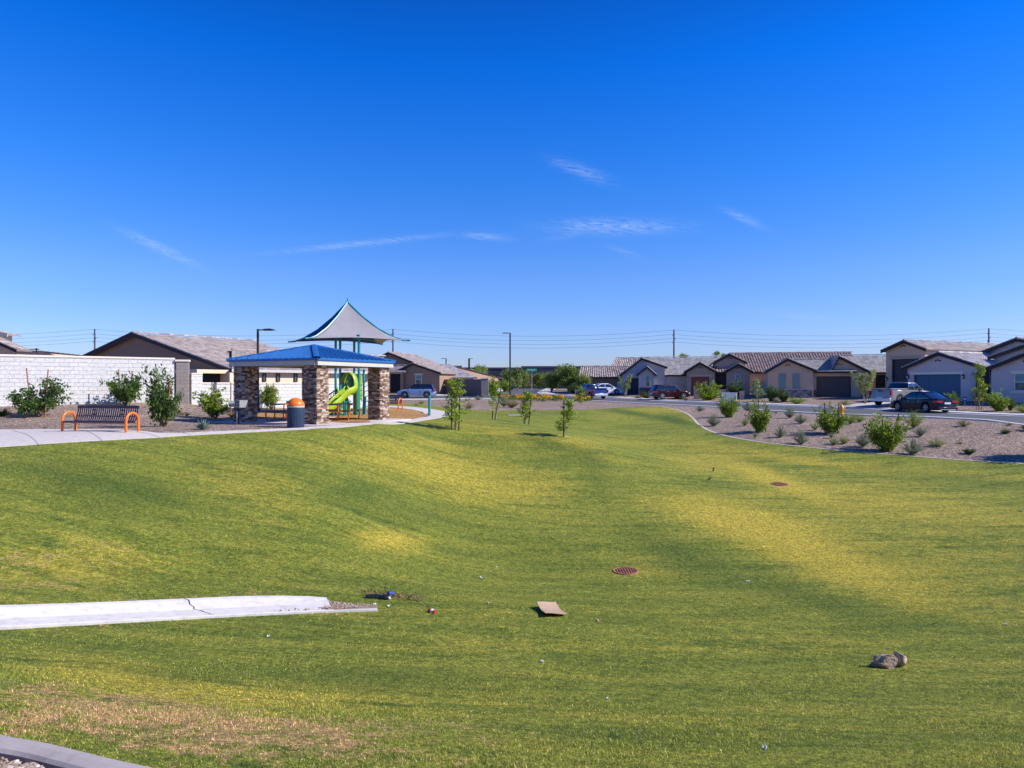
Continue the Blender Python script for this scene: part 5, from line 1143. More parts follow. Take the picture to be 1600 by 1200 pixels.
        me=leaves(P_,.042,1.5,.2,'foliage','leaf_far' if kind=='tree' else 'leaf_pale',np.array(rv))
    sm=stemmesh(ch,'stem','bark_pale' if kind in('young','vase','sparse','pale') else 'bark')
    LIB[key]=(me,sm); return LIB[key]
STK=MB(); STK.tube([(0,0,-.05),(0,0,1)],.028,6); _o=STK.build('stake','stake_wood'); STAKE=_o.data; bpy.data.objects.remove(_o)
_o=None; STKD=STAKE.copy(); STKD.materials.clear(); STKD.materials.append(MATS['stake_dark'])
def plant(name,cat,kind,k,u,vb,hpx,wpx,label,group=None,stakes=(),dark=False,rz=None,p=None):
    p=p or GP(u,vb); hh_=hpx/F*p.y; ww_=wpx/F*p.y; me,sm=variant(kind,k)
    e=empty(name,(p.x,p.y,p.z-.01),rz if rz is not None else (u*7.3)%6.28,label,cat,group)
    # true extent of the unit plant
    key=('ext',kind,k)
    if key not in LIB:
        c=np.empty(len(me.vertices)*3); me.vertices.foreach_get('co',c); c=c.reshape(-1,3); LIB[key]=(np.percentile(c[:,2],99.3),np.percentile(np.hypot(c[:,0],c[:,1]),95)*2)
    eh,ew=LIB[key]; s=(ww_/ew,ww_/ew,hh_/eh)
    cr='crown' if 'tree' in name else 'foliage'; tk='trunk' if 'tree' in name else 'stem'
    for nm,m_ in ((cr,me),(tk,sm)):
        o=bpy.data.objects.new(nm,m_); C.objects.link(o); o.parent=e; o.scale=s
        if nm==tk and s[0]>0: pass
    a0=e.rotation_euler[2]
    for (u0,v0,u1,v1) in stakes:
        h_=(v0-v1)/F*p.y; dx=(u1-u0)/F*p.y; ox=(u0-u)/F*p.y
        o=bpy.data.objects.new('stake',STKD if dark else STAKE); C.objects.link(o); o.parent=e
        q=Vector((ox,-.05-.1*random.random(),0)); q.rotate(Matrix.Rotation(-a0,3,'Z')); d=Vector((dx,0,h_)); d.rotate(Matrix.Rotation(-a0,3,'Z'))
        o.location=q; o.rotation_euler=d.to_track_quat('Z','Y').to_euler(); o.scale=(1,1,d.length)
    return e
G1='bushes and shrubs on the right gravel slope'
RS=[('sage',0,1094,642,8,15,'tiny grey green shrub nearest the left tip of the right gravel slope',()),
('sage',1,1115,665.5,19,21,'round grey green shrub at left of the slope, closest to the curved lawn edge',()),
('bush',0,1138,652,33,29,'full green bush near the road at the left of the slope, below the white cabinet',((1143,652,1143,622),)),
('sage',2,1168,642,16,16,'grey green shrub at the road kerb between two staked bushes',()),
('wisp',0,1164,665,11,16,'low wispy green plant left of the tall bush with two stakes',()),
('bush',1,1187,675,52,35,'tall staked bush, the tallest plant on the left half of the slope',((1181,674,1185,617),(1195,675,1197,633))),
('sage',0,1219,683,17,18,'grey green shrub low on the slope right of the tall staked bush',()),
('sage',1,1234,653,18,16,'grey green shrub touching the road kerb, second from the left kerb plants',()),
('wisp',1,1180,684,9,10,'faint small tuft at the foot of the tall staked bush',()),
('sage',2,1251,661.5,16,18,'grey green shrub on the upper slope left of the staked bush by the hydrant',()),
('sage',0,1252,693.5,21,20,'grey green shrub just above the lawn edging in mid slope',()),
('wisp',0,1273,672,12,14,'low green wispy clump directly left of the staked bush by the hydrant',()),
('bush',2,1298,677,43,43,'wide staked bright green bush in front of the yellow hydrant',((1288,676,1287,628),(1307,676,1308.5,629))),
('mound',1,1328,662,18,20,'soft green mound right of the hydrant, left one of the touching pair',()),
('mound',1,1343,659,13,18,'soft green mound right of the hydrant, right one of the touching pair',()),
('wisp',1,1299,684.5,9,10,'small pale tuft under the front of the bush by the hydrant',()),
('mound',0,1303,694,12,16,'low greyish mound on bare gravel, left of a greener twin',()),
('mound',1,1319,693,12,15,'low bright green mound on bare gravel, right of a greyish twin',()),
('sage',1,1348,698,22,21,'grey green shrub directly left of the bush with the leaning dark stake',()),
('wisp',1,1362,690,14,20,'loose wispy shrub hidden behind the bush with the leaning dark stake',()),
('bush',0,1384,704,54,51,'large lime green bush with a leaning dark stake in front of the black car',((1377,700,1377.5,645),(1392,706,1403,648))),
('wisp',0,1428,669,27,32,'tall wispy green shrub below the rear wheel of the black car',()),
('wisp',1,1438,682,16,22,'shorter wispy shrub directly below the tall wispy one',()),
('sage',2,1426,710,25,29,'largest round grey green shrub, low on the slope near the lawn edging',()),
('mound',0,1463,697,13,28,'flat pale green shrub alone in gravel right of the largest round shrub',()),
('golden',0,1506,666,11,21,'golden brown dry mound at the kerb on open gravel',()),
('darkbush',0,1515,709,8,17,'small dark green cushion on open gravel, nearer one close to the big shadow',()),
('darkbush',1,1571,676.5,6,17,'small dark green cushion on open gravel, farther one near the road',()),
('golden',1,1500,693,4,9,'tiny rusty weed in the middle of the open gravel',()),
('golden',0,1577,664.5,5,10,'tiny dry weed beside the near kerb at the far right',()),
('golden',1,1213,646,3.5,6,'tiny brown weed beside the near kerb right of the tall staked bush',()),
('darkbush',2,1606,673,10,18,'dark green cushion cut by the right edge of the picture',())]
for kd,k,u,v,hh1,ww1,lab,st in RS: plant('shrub' if kd!='bush' else 'bush','shrub',kd,k,u,v,hh1,ww1,lab,G1,st,True)
plant('desert_tree','tree','tree',0,1672,713,95,70,'young tree just outside the right edge, throwing the big shadow on gravel',None)
G2='staked shrubs in the gravel by the white wall'
for a in [('shrubA',0,63,651,58,70,'dark shrub with two stakes in front of the white wall, left of the bench',((52,650,44,574),(73,650,78,576))),
('shrubA',2,197,634,49,52,'dark shrub with two stakes directly behind the right end of the bench',((191,634,187,577),(204,634,208,579))),
('shrubA',4,256,666,90,48,'tallest dark shrub right of the bench, nearest the concrete path',((252,665,249,592),(262,660,267,590))),
('shrubA',1,336,654,47,48,'green shrub with two stakes below the patio, left of the left stone column',((332,652,333,595),(338,652,339,595))),
('shrubA',3,424,639,36,34,'green staked shrub seen between the left and middle stone columns',((418,639,417,598),(427,639,428,598))),
('shrubA',5,461,634,32,26,'pale green shrub half hidden by the orange lidded trash can',((458,634,458,598),)),
('darkbush',1,4,650,12,20,'low dark clump at the left edge of the gravel bed',()),
('golden',1,285,648,6,10,'tiny dry weed in the gravel below the taupe pier',()),
('golden',0,70,670,5,9,'tiny brown weed at the path edge left of the bench',()),
('wisp',1,292,650,7,12,'small grey tuft right of the tallest dark shrub',()),
('golden',1,362,652,14,16,'thin dry plant with one stake beside the left stone column',((362,652,362,597),))]:
    kd,k,u,v,hh1,ww1,lab,st=a; plant('shrub','shrub',kd,k,u,v,hh1,ww1,lab,G2,st)
p=GP(317,671); e=empty('agave',(p.x,p.y,p.z),0,'blue green agave rosette in the gravel below the left stone column','plant'); b=MB()
for k in range(22):
    a=k*2.4; tl=.25+.75*(k/22); L_=.42; d=Vector((math.cos(a)*tl,math.sin(a)*tl,1.05-tl*.75)).normalized(); s=Vector((-math.sin(a),math.cos(a),0)); n2=d.cross(s)
    b.add([tuple(s*.035),tuple(-s*.035),tuple(d*L_*.5-s*.04),tuple(d*L_),tuple(d*L_*.5+s*.04),tuple(d*L_*.45-n2*.02)],[(0,1,5),(1,2,5),(2,3,5),(3,4,5),(4,0,5)])
b.build('leaves','agave_leaf',e)
G3='young staked trees on the lawn'
for a in [('young',0,711,672,80,42,'fullest young staked tree on the lawn, nearest the bend of the path',((706,672,706,602),(717,671,719,610)),),
('sparse',1,775,656,60,26,'thin young lawn tree with a long stake leaning right',((773,656,784,600),(769,655,770,640))),
('young',2,821,663,52,28,'young lawn tree with one stake leaning slightly right, left of the last',((826,663,830,617),(819,662,819,650))),
('young',3,881,683,60,36,'young lawn tree farthest right and lowest on the grass with a straight stake',((880.5,683,881,625),)),
('young',1,909,634,30,16,'small young tree standing in gold flowers before the blue pickup',())]:
    kd,k,u,v,hh1,ww1,lab,st=a; plant('young_tree','tree',kd,k,u,v,hh1,ww1,lab,G3,st,True)
G4='plants in front of the houses across the street'
for a in [('brightbush',0,1107,625,28,36,'big bright green bush in front of the rust red garage door','bush'),
('darkbush',2,1149,620,25,24,'tall green shrub behind the white utility cabinet','bush'),
('pale',0,1183,629,36,20,'thin pale young tree before the sunlit cream garden wall','young_tree'),
('darkbush',0,1205,628,26,16,'dark tall shrub at the left corner of the tan house with two windows','bush'),
('darkbush',1,1224,628,22,20,'dark shrub under the left tall window of the tan house','bush'),
('wisp',1,1213,629,8,10,'small pale tuft before the dark shrubs of the tan house','shrub'),
('mound',1,1245,631,12,26,'low rounded green mound on the gravel under the stone base','shrub'),
('mound',0,1321,634,9,18,'yellow green plant just behind the fire hydrant top','shrub'),
('vase',0,1352,632,54,36,'pale many trunked tree beside the silver pickup','young_tree'),
('brightbush',1,1484,640,26,25,'bright bush behind the trunk of the black car','bush'),
('brightbush',2,1561,642,30,31,'yellow green bush under the window wall of the right grey house','bush'),
('darkbush',2,1579,641,20,14,'dark shrub touching the yellow green bush on its right','bush'),
('mound',1,1600,644,13,28,'low pale green mound at the right edge beyond the street','shrub'),
('darkbush',1,1010,622,10,18,'dark clipped shrub by the grey house and the maroon car','bush'),
('golden',0,996,622,5,12,'low dry clump at the kerb left of the maroon car','shrub'),
('golden',1,1072,625,4,12,'low dry weed at the kerb right of the maroon car','shrub'),
('vase',2,977,620,34,20,'pale young tree beside the white side gate','young_tree'),
('vase',1,919,612,26,18,'pale young tree in front of the striped clay roof house','young_tree'),
('vase',0,1036,612,22,14,'pale thin tree behind the maroon car','young_tree'),
('tree',1,888,612,42,40,'big yellow green bush at the corner, left of the blue pickup','bush'),
('tree',2,862,612,30,30,'round green bush at the corner, leftmost beside the curved kerb','bush'),
('tree',0,911,615,30,24,'green bush directly behind the blue pickup cab','bush'),
('darkbush',0,900,616,16,22,'dark low shrub at the curved kerb left of the blue pickup','bush')]:
    kd,k,u,v,hh1,ww1,lab,nm=a; plant(nm,'tree' if 'tree' in nm else 'shrub',kd,k,u,v,hh1,ww1,lab,G4)
plant('young_tree','tree','young',2,1530,640,72,22,'slender staked young tree in front of the dark arched entry',G4,((1524,639,1520,600),(1532,640,1539,603)))
G5='trees and shrubs around the far street corner'
for kd,k,u,v,hh1,ww1,lab,nm in [('golden',0,733,639,12,16,'golden brown mound at the lawn edge right of the fullest lawn tree','shrub'),
('golden',1,799,637,16,22,'olive mound at the lawn edge left of the street lamp foot','shrub'),
('sage',0,787,635,17,16,'grey shrub touching the olive mound on its left','shrub'),
('golden',0,819,638,12,16,'brown green mound behind the third lawn tree','shrub'),
('sage',1,747,625,7,12,'small grey tuft in gravel before the brown wall pier','shrub'),
('wisp',0,658,631,5,12,'low grass tuft in gravel in front of the silver blue car','shrub'),
('golden',1,650,634,4,9,'tiny dry tuft in gravel right of the distant bench','shrub'),
('brightbush',0,768,616,26,20,'yellow green oleander directly right of the brown wall pier','bush'),
('brightbush',1,790,612,20,20,'bright green bush left of the street lamp pole','bush'),
('vase',1,808,612,22,24,'pale feathery bush right of the street lamp pole','bush'),
('mound',1,778,618,8,22,'low green ground shrub at the kerb beside the lamp','shrub'),
('golden',0,877,606,5,8,'gold clump by the far low wall','shrub'),
('pale',2,677,610,26,14,'small pale tree at the corner of the brown house','young_tree')]:
    plant(nm,'shrub' if nm!='young_tree' else 'tree',kd,k,u,v,hh1,ww1,lab,G5)
def fartree(kd,k,u,vt,vb,w_,Y_,lab,nm='tree'):
    p=Vector(((u-800)/F*Y_,Y_,0)); p.z=t1(p.x,p.y); base=600+F*(CH-p.z)/Y_
    plant(nm,'tree',kd,k,u,base,base-vt,w_,lab,G5,p=p)
fartree('paleverde',0,741,577,608,36,125,'pale feathery tree rising behind the brown block wall')
fartree('tree',1,754,571,608,24,135,'dark green tree behind the pale feathery one')
fartree('tree',2,800,576,608,34,122,'round dark tree crossed by the street lamp pole')
fartree('tree',0,818,580,608,18,124,'smaller dark tree touching the lamp pole tree on its right')
fartree('tree',1,842,583,600,26,132,'dark hedge like tree right of the street sign, left one','tree')
fartree('tree',2,862,583,600,24,132,'dark hedge like tree right of the street sign, right one','tree')
fartree('tree',0,888,575,608,36,118,'broad dark tree touching the left wall of the striped roof house')
fartree('tree',2,905,577,608,20,116,'dark tree right behind the gable of the striped roof house')
fartree('tree',1,708,579,600,20,130,'dull tree showing above the roof left of the brown wall')
# lantana ground cover: gold flowering carpets
def carpet(name,lab,poly,h,n,mat='flower_gold'):
    ps=[px(*q) for q in poly]; xs=[p[0] for p in ps];ys=[p[1] for p in ps]; xy=RNG.uniform((min(xs),min(ys)),(max(xs),max(ys)),(n*3,2)); k=inpoly(xy[:,0],xy[:,1],ps); xy=xy[k][:n]
    hz=h*(.55+.45*np.abs(np.sin(xy[:,0]*1.9)*np.cos(xy[:,1]*1.1)))*RNG.random(len(xy))**.4; z=T(xy[:,0],xy[:,1])+hz
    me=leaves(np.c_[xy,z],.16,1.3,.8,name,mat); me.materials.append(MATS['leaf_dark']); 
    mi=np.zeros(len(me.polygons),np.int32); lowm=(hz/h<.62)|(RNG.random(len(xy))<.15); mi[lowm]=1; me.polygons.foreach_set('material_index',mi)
    o=bpy.data.objects.new(name,me); C.objects.link(o); tag(o,lab,None,None,'stuff')
carpet('flowering_groundcover','gold flowering ground cover along the near street corner',[(776,622.5),(812,622),(850,621.5),(882,622.5),(884,627),(850,628.5),(820,627.5),(780,626)],.5,5200)
carpet('flowering_groundcover','gold flowering ground cover patch in front of the blue pickup',[(896,624),(920,623.5),(924,627.5),(898,628.5)],.5,1500)
carpet('flowering_groundcover','orange and gold flowers below the street sign',[(816,604.5),(856,604),(857,608),(818,608.5)],1.1,3200)
# palms
for u,vt,Y_,lab in ((1068,554.5,135,'low fan palm crown above the grey roof right of the power pole'),(1119,551,150,'taller fan palm crown left of the terracotta roof'),(1131,554,152,'smaller fan palm crown touching the terracotta roof')):
    X_=(u-800)/F*Y_; zt=CH-(vt-600)/F*Y_; z0=t1(X_,Y_); e=empty('palm_tree',(X_,Y_,z0),0,lab,'palm tree','fan palms beyond the roofs'); b=MB(); b.tube([(0,0,-.2),(0,0,zt-z0-.8)],[.3,.2],8); b.build('trunk','bark',e,'smooth')
    pts=[];b=MB()
    for k in range(46):
        a=random.uniform(0,6.28); el_=random.uniform(-.5,1.3); d=Vector((math.cos(a)*math.cos(el_),math.sin(a)*math.cos(el_),math.sin(el_))); L_=random.uniform(.9,1.5); c0=Vector((0,0,zt-z0-.8)); s=d.cross(Vector((0,0,1))).normalized()
        for j in range(-4,5):
            t_=(d+s*j*.17).normalized(); q=c0+d*L_*.35; r_=q+t_*L_*.75-Vector((0,0,.15*abs(j)*.3)); m_=(q+r_)/2
            b.add([tuple(q),tuple(m_+s*.05),tuple(r_),tuple(m_-s*.05)],[(0,1,2,3)])
        b.add([tuple(c0),tuple(c0+s*.03),tuple(c0+d*L_*.4)],[(0,1,2)])
    b.build('crown','leaf_far',e)
# ================================================================ VEHICLES
def car(name,label,cat,p,hd,L_,W,Hh,paint,kind,alloy='alloy'):
    """x forward, origin on the ground at the middle"""
    e=empty(name,tuple(p),math.atan2(hd[1],hd[0]),label,cat); h=L_/2; w_=W/2
    rw=.335*Hh/1.45 if kind=='sedan' else .225*Hh; 
    if kind=='sedan': ax=(-h*.57,h*.58); gc=.17; top=[(-h,.60),(-h+.04,.92),(-h+.10,.99),(-h+.55,1.03),(-h*.42,1.0),(h*.30,.96),(h*.45,.93),(h*.80,.80),(h*.95,.66),(h,.50)]; cab=dict(b0=-h*.84,t0=-h*.34,t1=h*.12,b1=h*.50,zb=.93,zt=Hh)
    elif kind=='suv': ax=(-h*.58,h*.60); gc=.24; s=Hh/1.68; top=[(-h,.60*s),(-h+.03,.98*s),(-h+.15,1.10*s),(-h*.4,1.09*s),(h*.38,1.06*s),(h*.55,1.02*s),(h*.85,.93*s),(h*.97,.74*s),(h,.52*s)]; cab=dict(b0=-h*.95,t0=-h*.80,t1=h*.15,b1=h*.47,zb=1.03*s,zt=Hh)
    else: ax=(-h*.60,h*.60); gc=.34; s=Hh/1.92; top=[(-h,.62*s),(-h+.02,1.28*s),(-h+.1,1.33*s),(-h*.18,1.33*s),(h*.42,1.28*s),(h*.5,1.26*s),(h*.90,1.17*s),(h*.985,1.0*s),(h,.6*s)]; cab=dict(b0=-h*.20,t0=-h*.12,t1=h*.27,b1=h*.50,zb=1.26*s,zt=Hh)
    def ztop(x):
        for (a,za),(c,zc) in zip(top[:-1],top[1:]):
            if a<=x<=c: return za+(zc-za)*(x-a)/max(1e-6,c-a)
        return top[-1][1]
    xs=sorted(set(list(np.linspace(-h,h,40))+[a+rw*1.2*math.cos(R(q)) for a in ax for q in range(0,181,12)]))
    vs=[];m=15
    for x in xs:
        zt=ztop(x); t_=abs(x)/h; wf=w_*(1-.16*max(0,(t_-.72)/.28)**2); zb=gc+.10*max(0,(t_-.85)/.15); arch=zb
        for a in ax:
            d=abs(x-a)
            if d<rw*1.2: arch=max(arch,rw+math.sqrt(max(0,(rw*1.2)**2-d*d)))
        inn=wf*.70 if arch>zb+.02 else wf*.9
        arch=min(arch,zt-.12); sh=zt-.05
        sec=[(inn,zb),(wf*.985 if arch<=zb+.02 else inn,zb+.001 if arch<=zb+.02 else arch-.001),(wf*.99,max(arch,zb)+.0015),(wf,arch+(sh-arch)*.35),(wf*.985,arch+(sh-arch)*.72),(wf*.955,sh),(wf*.88,zt),(0,zt+.025)]
        row=[(x,-a,z) for a,z in sec]+[(x,a,z) for a,z in sec[:-1][::-1]]; vs+=row
    fs=[(i*m+k,i*m+k+1,(i+1)*m+k+1,(i+1)*m+k) for i in range(len(xs)-1) for k in range(m-1)]+[(i*m+m-1,i*m,(i+1)*m,(i+1)*m+m-1) for i in range(len(xs)-1)]
    fs+=[tuple(range(m)),tuple((len(xs)-1)*m+k for k in range(m))[::-1]]
    b=MB(); b.add(vs,fs,.5); b.build('body',paint,e,'smooth')
    b=MB(); b.b2(-h+.15,h-.15,-w_*.72,w_*.72,gc+.02,ztop(0)*.7); b.build('underbody','tyre',e)
    # greenhouse
    c=cab; wb_,wt_=w_*.93,w_*.72; n=9; vs=[]
    def ring(t_):   # t 0..1 from belt to roof
        z=c['zb']+(c['zt']-c['zb'])*t_; k=(t_**.85 if t_>0 else t_); x0=c['b0']+(c['t0']-c['b0'])*k; x1=c['b1']+(c['t1']-c['b1'])*k; ww_=wb_+(wt_-wb_)*max(t_,0)**1.3; r_=.10+.10*t_
        return [(x0,-ww_+r_,z),(x0+r_*.6,-ww_,z),(x1-r_*.6,-ww_,z),(x1,-ww_+r_,z),(x1+.05,0,z),(x1,ww_-r_,z),(x1-r_*.6,ww_,z),(x0+r_*.6,ww_,z),(x0,ww_-r_,z),(x0-.04,0,z)]
    for t_ in (-.12,0,.3,.6,.86): vs+=ring(t_)
    fs=[(i*10+k,i*10+(k+1)%10,(i+1)*10+(k+1)%10,(i+1)*10+k) for i in range(4) for k in range(10)]+[tuple(40+k for k in range(10))]
    b=MB(); b.add(vs,fs,.5); b.build('windows','glass_dark',e,'smooth')
    b=MB(); vs=[]
    for t_,gw in ((.84,.012),(.93,.012),(.985,-.05),(1.0,-.22)):
        rg=ring(t_); cx_=(c['t0']+c['t1'])/2
        for (x,y,z) in rg:
            q=Vector((x-cx_,y,0)); l=q.length; q=q*(1+gw/max(l,.01)) if gw>0 else q*(1+gw); vs.append((q.x+cx_,q.y,z))
    b.add(vs,[(i*10+k,i*10+(k+1)%10,(i+1)*10+(k+1)%10,(i+1)*10+k) for i in range(3) for k in range(10)]+[tuple(30+k for k in range(10)),tuple(range(10))[::-1]],.5); b.build('roof','paint_navy' if paint=='paint_skyblue' else paint,e,'smooth')
    pil=[(1,0,.05,.05),(2,0,.04,.05)]
    for s in(-1,1):
        b=MB(); r0,r1=ring(0),ring(.9)
        for idx in ((2,7) if False else ((1,2) if s<0 else (7,6))):
            a,d=Vector(r0[idx]),Vector(r1[idx]); b.tube([tuple(a+Vector((0,s*.004,0))),tuple(a.lerp(d,.5)+Vector((0,s*.012,0))),tuple(d+Vector((0,s*.004,0)))],.045 if idx in(1,7) and kind!='truck' else .03,6)
        a,d=(Vector(r0[1]),Vector(r0[2])) if s<0 else (Vector(r0[7]),Vector(r0[6])); a2,d2=(Vector(r1[1]),Vector(r1[2])) if s<0 else (Vector(r1[7]),Vector(r1[6]))
        for f_ in ((.50,) if kind!='suv' else (.36,.66)): b.tube([tuple(a.lerp(d,f_)+Vector((0,s*.0,0))),tuple(a2.lerp(d2,f_)+Vector((0,s*.006,0)))],.03,6)
        b.build('pillar',paint if paint!='paint_skyblue' else 'paint_navy',e,'smooth')
        b=MB(); x_=c['b1']-.35; b.box((x_,s*(w_+.07),c['zb']+.06),(.14,.2,.14),0,taper=.8); b.build('mirror',paint,e,bevel=.02)
        for f_ in (.12,-.28):
            b=MB(); b.b2(f_*h-.10,f_*h+.08,s*(w_-.012),s*(w_+.02),c['zb']-.16,c['zb']-.125); b.build('door_handle','steel' if paint!='paint_navy' else 'alloy',e)
        for xx in (c['b1']-.28,(c['b1']+c['b0'])/2-.05,c['b0']+.45):
            b=MB(); b.b2(xx-.006,xx+.006,s*(w_-.012),s*(w_+.004),gc+.12,c['zb']-.06); b.build('door_seam','tyre',e)
        tz=top[1][1]; zl=tz-.20 if kind!='truck' else tz-.42
        b=MB(); 
        if kind=='truck': b.b2(-h-.012,-h+.16,s*(w_*.86),s*(w_*1.0),zl-.02,zl+.36)
        else: b.b2(-h-.01,-h+.34,s*w_*.90,s*(w_*.995),zl-.02,zl+.15); b.b2(-h-.025,-h+.03,s*w_*.42,s*w_*.93,zl,zl+.14)
        b.build('tail_light','tail_red',e,bevel=.015)
        b=MB(); b.b2(h-.30,h-.05,s*w_*.62,s*w_*.90,ztop(h*.9)-.26,ztop(h*.9)-.10); b.build('headlight','lamp_glass',e,bevel=.02)
    b=MB(); b.b2(-h-.03,-h-.012,-.26,.26,(.62 if kind!='truck' else .60),(.76 if kind!='truck' else .73)); b.build('number_plate','plate_white',e)
    b=MB(); b.b2(-h-.07,-h+.12,-w_*.90,w_*.90,gc+.04,gc+.22+(.08 if kind=='truck' else 0)); b.build('rear_bumper','steel' if kind=='truck' else ('alloy' if False else paint),e,bevel=.03)
    b=MB(); b.b2(-h-.078,-h-.071,-w_*.7,w_*.7,gc+.05,gc+.09); b.build('chrome_strip','steel',e)
    b=MB(); b.b2(h-.04,h+.02,-w_*.6,w_*.6,gc+.15,ztop(h*.93)-.18); b.build('grille','tyre',e,bevel=.02)
    if kind=='truck':
        b=MB(); zr=1.335*Hh/1.92+.03; b.b2(-h+.08,c['b0']-.02,-w_*.80,w_*.80,zr-.002,zr+.004); b.build('bed_opening','tyre',e)
        b=MB(); 
        for s in(-1,1): b.b2(-h+.05,c['b0']-.02,s*w_*.80,s*w_*.93,zr-.03,zr+.05)
        b.b2(-h-.01,-h+.08,-w_*.85,w_*.85,zr-.04,zr+.05); b.build('bed_rail',paint,e,bevel=.02)
        b=MB(); b.b2(-h-.022,-h-.008,-.10,.10,zr-.22,zr-.12); b.build('tailgate_handle','tyre',e)
    for a in ax:
        for s in(-1,1):
            wd=.22; cy=s*(w_-wd/2-.01); b=MB(); b.lathe([(rw*.62,-wd/2),(rw*.93,-wd/2),(rw,-wd*.33),(rw,wd*.33),(rw*.93,wd/2),(rw*.62,wd/2)],c=(a,cy,rw),n=26,axis='y'); 
            wh=b.build('wheel','tyre',e,'smooth')
            b=MB(); yo=cy+s*(wd/2+.003)
            n=5
            for k in range(n):
                an=2*math.pi*k/n+.3; d=Vector((math.cos(an),math.sin(an))); t_=Vector((-d.y,d.x)); q=[]
                for (r_,w2) in ((.04,.035),(rw*.60,.055)): q+=[(a+d.x*r_-t_.x*w2,yo,rw+d.y*r_-t_.y*w2),(a+d.x*r_+t_.x*w2,yo,rw+d.y*r_+t_.y*w2)]
                b.add(q+[(x,y+s*.02,z) for x,y,z in q],[(0,1,3,2),(4,6,7,5),(0,4,5,1),(1,5,7,3),(3,7,6,2),(2,6,4,0)],.5)
            b.lathe([(rw*.58,0),(rw*.64,0),(rw*.64,.015),(rw*.58,.015)],c=(a,yo-.0,rw),n=26,axis='y',cap=False); b.lathe([(.07,0),(.05,.03)] if s>0 else [(.07,0),(.05,-.03)],c=(a,yo+s*.02,rw),n=12,axis='y')
            b.build('rim',alloy,wh,'smooth')
    return e
def at(u,Y,dz=.0):
    X_=(u-800)/F*Y; return (X_,Y,t1(X_,Y)+dz)
car('parked_car','black navy four door car parked at the far kerb before the blue garage','car',at(1440,51.2,.0),(-.20,.98),4.7,1.82,1.50,'paint_navy','sedan')
car('pickup_truck','silver pickup truck parked nose in on the driveway behind the black car','pickup truck',at(1408,57.3,.04),(.88,.47),5.7,2.0,1.95,'paint_silver','truck')
car('parked_car','maroon sport utility car parked before the grey house and red garage','car',at(1046,81.5,.0),(.975,.22),4.6,1.88,1.72,'paint_maroon','suv')
car('parked_car','silver blue sport utility car with a black roof before the brown house','car',at(651.5,87.0,.03),(-1.0,.03),4.75,1.95,1.70,'paint_skyblue','suv')
car('pickup_truck','bright blue pickup truck seen from behind on the far street','pickup truck',at(923,84,.03),(-.36,.93),5.4,1.95,1.82,'paint_blue','truck')
car('parked_car','white car parked behind the blue pickup beside the brown house','car',at(945,92.5,.12),(.95,.3),4.7,1.82,1.48,'paint_white','sedan')
# ================================================================ THINGS LYING ON THE LAWN
p=GP(862,960); gx_=(t1(p.x+.3,p.y)-t1(p.x-.3,p.y))/.6; gy_=(t1(p.x,p.y+.3)-t1(p.x,p.y-.3))/.6
def on_ground(x,y,h=0): return (x,y,t1(x,y)+.02+h)
cs=[GP(838.5,952.5),GP(868,948.5),GP(886,966),GP(852,968)]; n=10; vs=[]
for i in range(n+1):
    for j in range(n+1):
        s,t_=i/n,j/n; q=cs[0].lerp(cs[1],s).lerp(cs[3].lerp(cs[2],s),t_); q.z=t1(q.x,q.y)+.045+.05*(1-t_)*(1-t_)+.045*max(0,t_-.55)/.45+.02*math.cos(s*3.1)+.012*math.sin(s*9)*0+.05*(1-min(1,t_*1.2))*0+(.055*max(0,.35-t_)**1*1)
        q.z+=.003*math.sin(j*2.6)
        vs.append(tuple(q))
fs=[(i*(n+1)+j,i*(n+1)+j+1,(i+1)*(n+1)+j+1,(i+1)*(n+1)+j) for i in range(n) for j in range(n)]
b=MB(); b.add(vs,fs,.5); o=b.build('cardboard_sheet','cardboard'); sm=o.modifiers.new('thick','SOLIDIFY'); sm.thickness=.012; sm.offset=0; tag(o,'tan corrugated cardboard piece lying flat and slightly curled on the grass','cardboard')
import bmesh
def rock(name,label,p,size,mat,seed,cat='rock',rz=0):
    bm=bmesh.new(); bmesh.ops.create_icosphere(bm,subdivisions=4,radius=1); rr=random.Random(seed); from mathutils import noise as NZ
    pl_=[(Vector((rr.gauss(0,1),rr.gauss(0,1),rr.gauss(0,1))).normalized(),rr.uniform(.45,.8)) for _ in range(13)]
    for v in bm.verts:
        q=v.co.copy()
        for n2,d in pl_:
            k=q.dot(n2)
            if k>d: q-=n2*(k-d)
        q*=1+.13*NZ.noise(v.co*1.9+Vector((seed,0,0)))+.07*NZ.noise(v.co*5+Vector((seed,3,0)))+.03*NZ.noise(v.co*12+Vector((seed,3,5))); v.co=Vector((q.x*size[0],q.y*size[1],q.z*size[2]))
    me=bpy.data.meshes.new(name); bm.to_mesh(me); bm.free(); me.materials.append(MATS[mat]); o=bpy.data.objects.new(name,me); C.objects.link(o); o.location=p; o.rotation_euler=(0,0,rz); return tag(o,label,cat)
p=GP(1391,1048); rock('rock','big broken brown rock on the lawn at lower right',(p.x-.02,p.y+.06,p.z+.095),(.17,.13,.125),'rock',3)
p=GP(1409,1046); rock('rock','pale squarish rock chunk touching the right side of the big brown rock',(p.x+.01,p.y+.05,p.z+.11),(.085,.10,.14),'rock_light',8)
p=GP(1368,1045); rock('rock','flat small reddish stone just left of the big brown rock',(p.x,p.y+.03,p.z+.045),(.085,.07,.045),'rock',11)
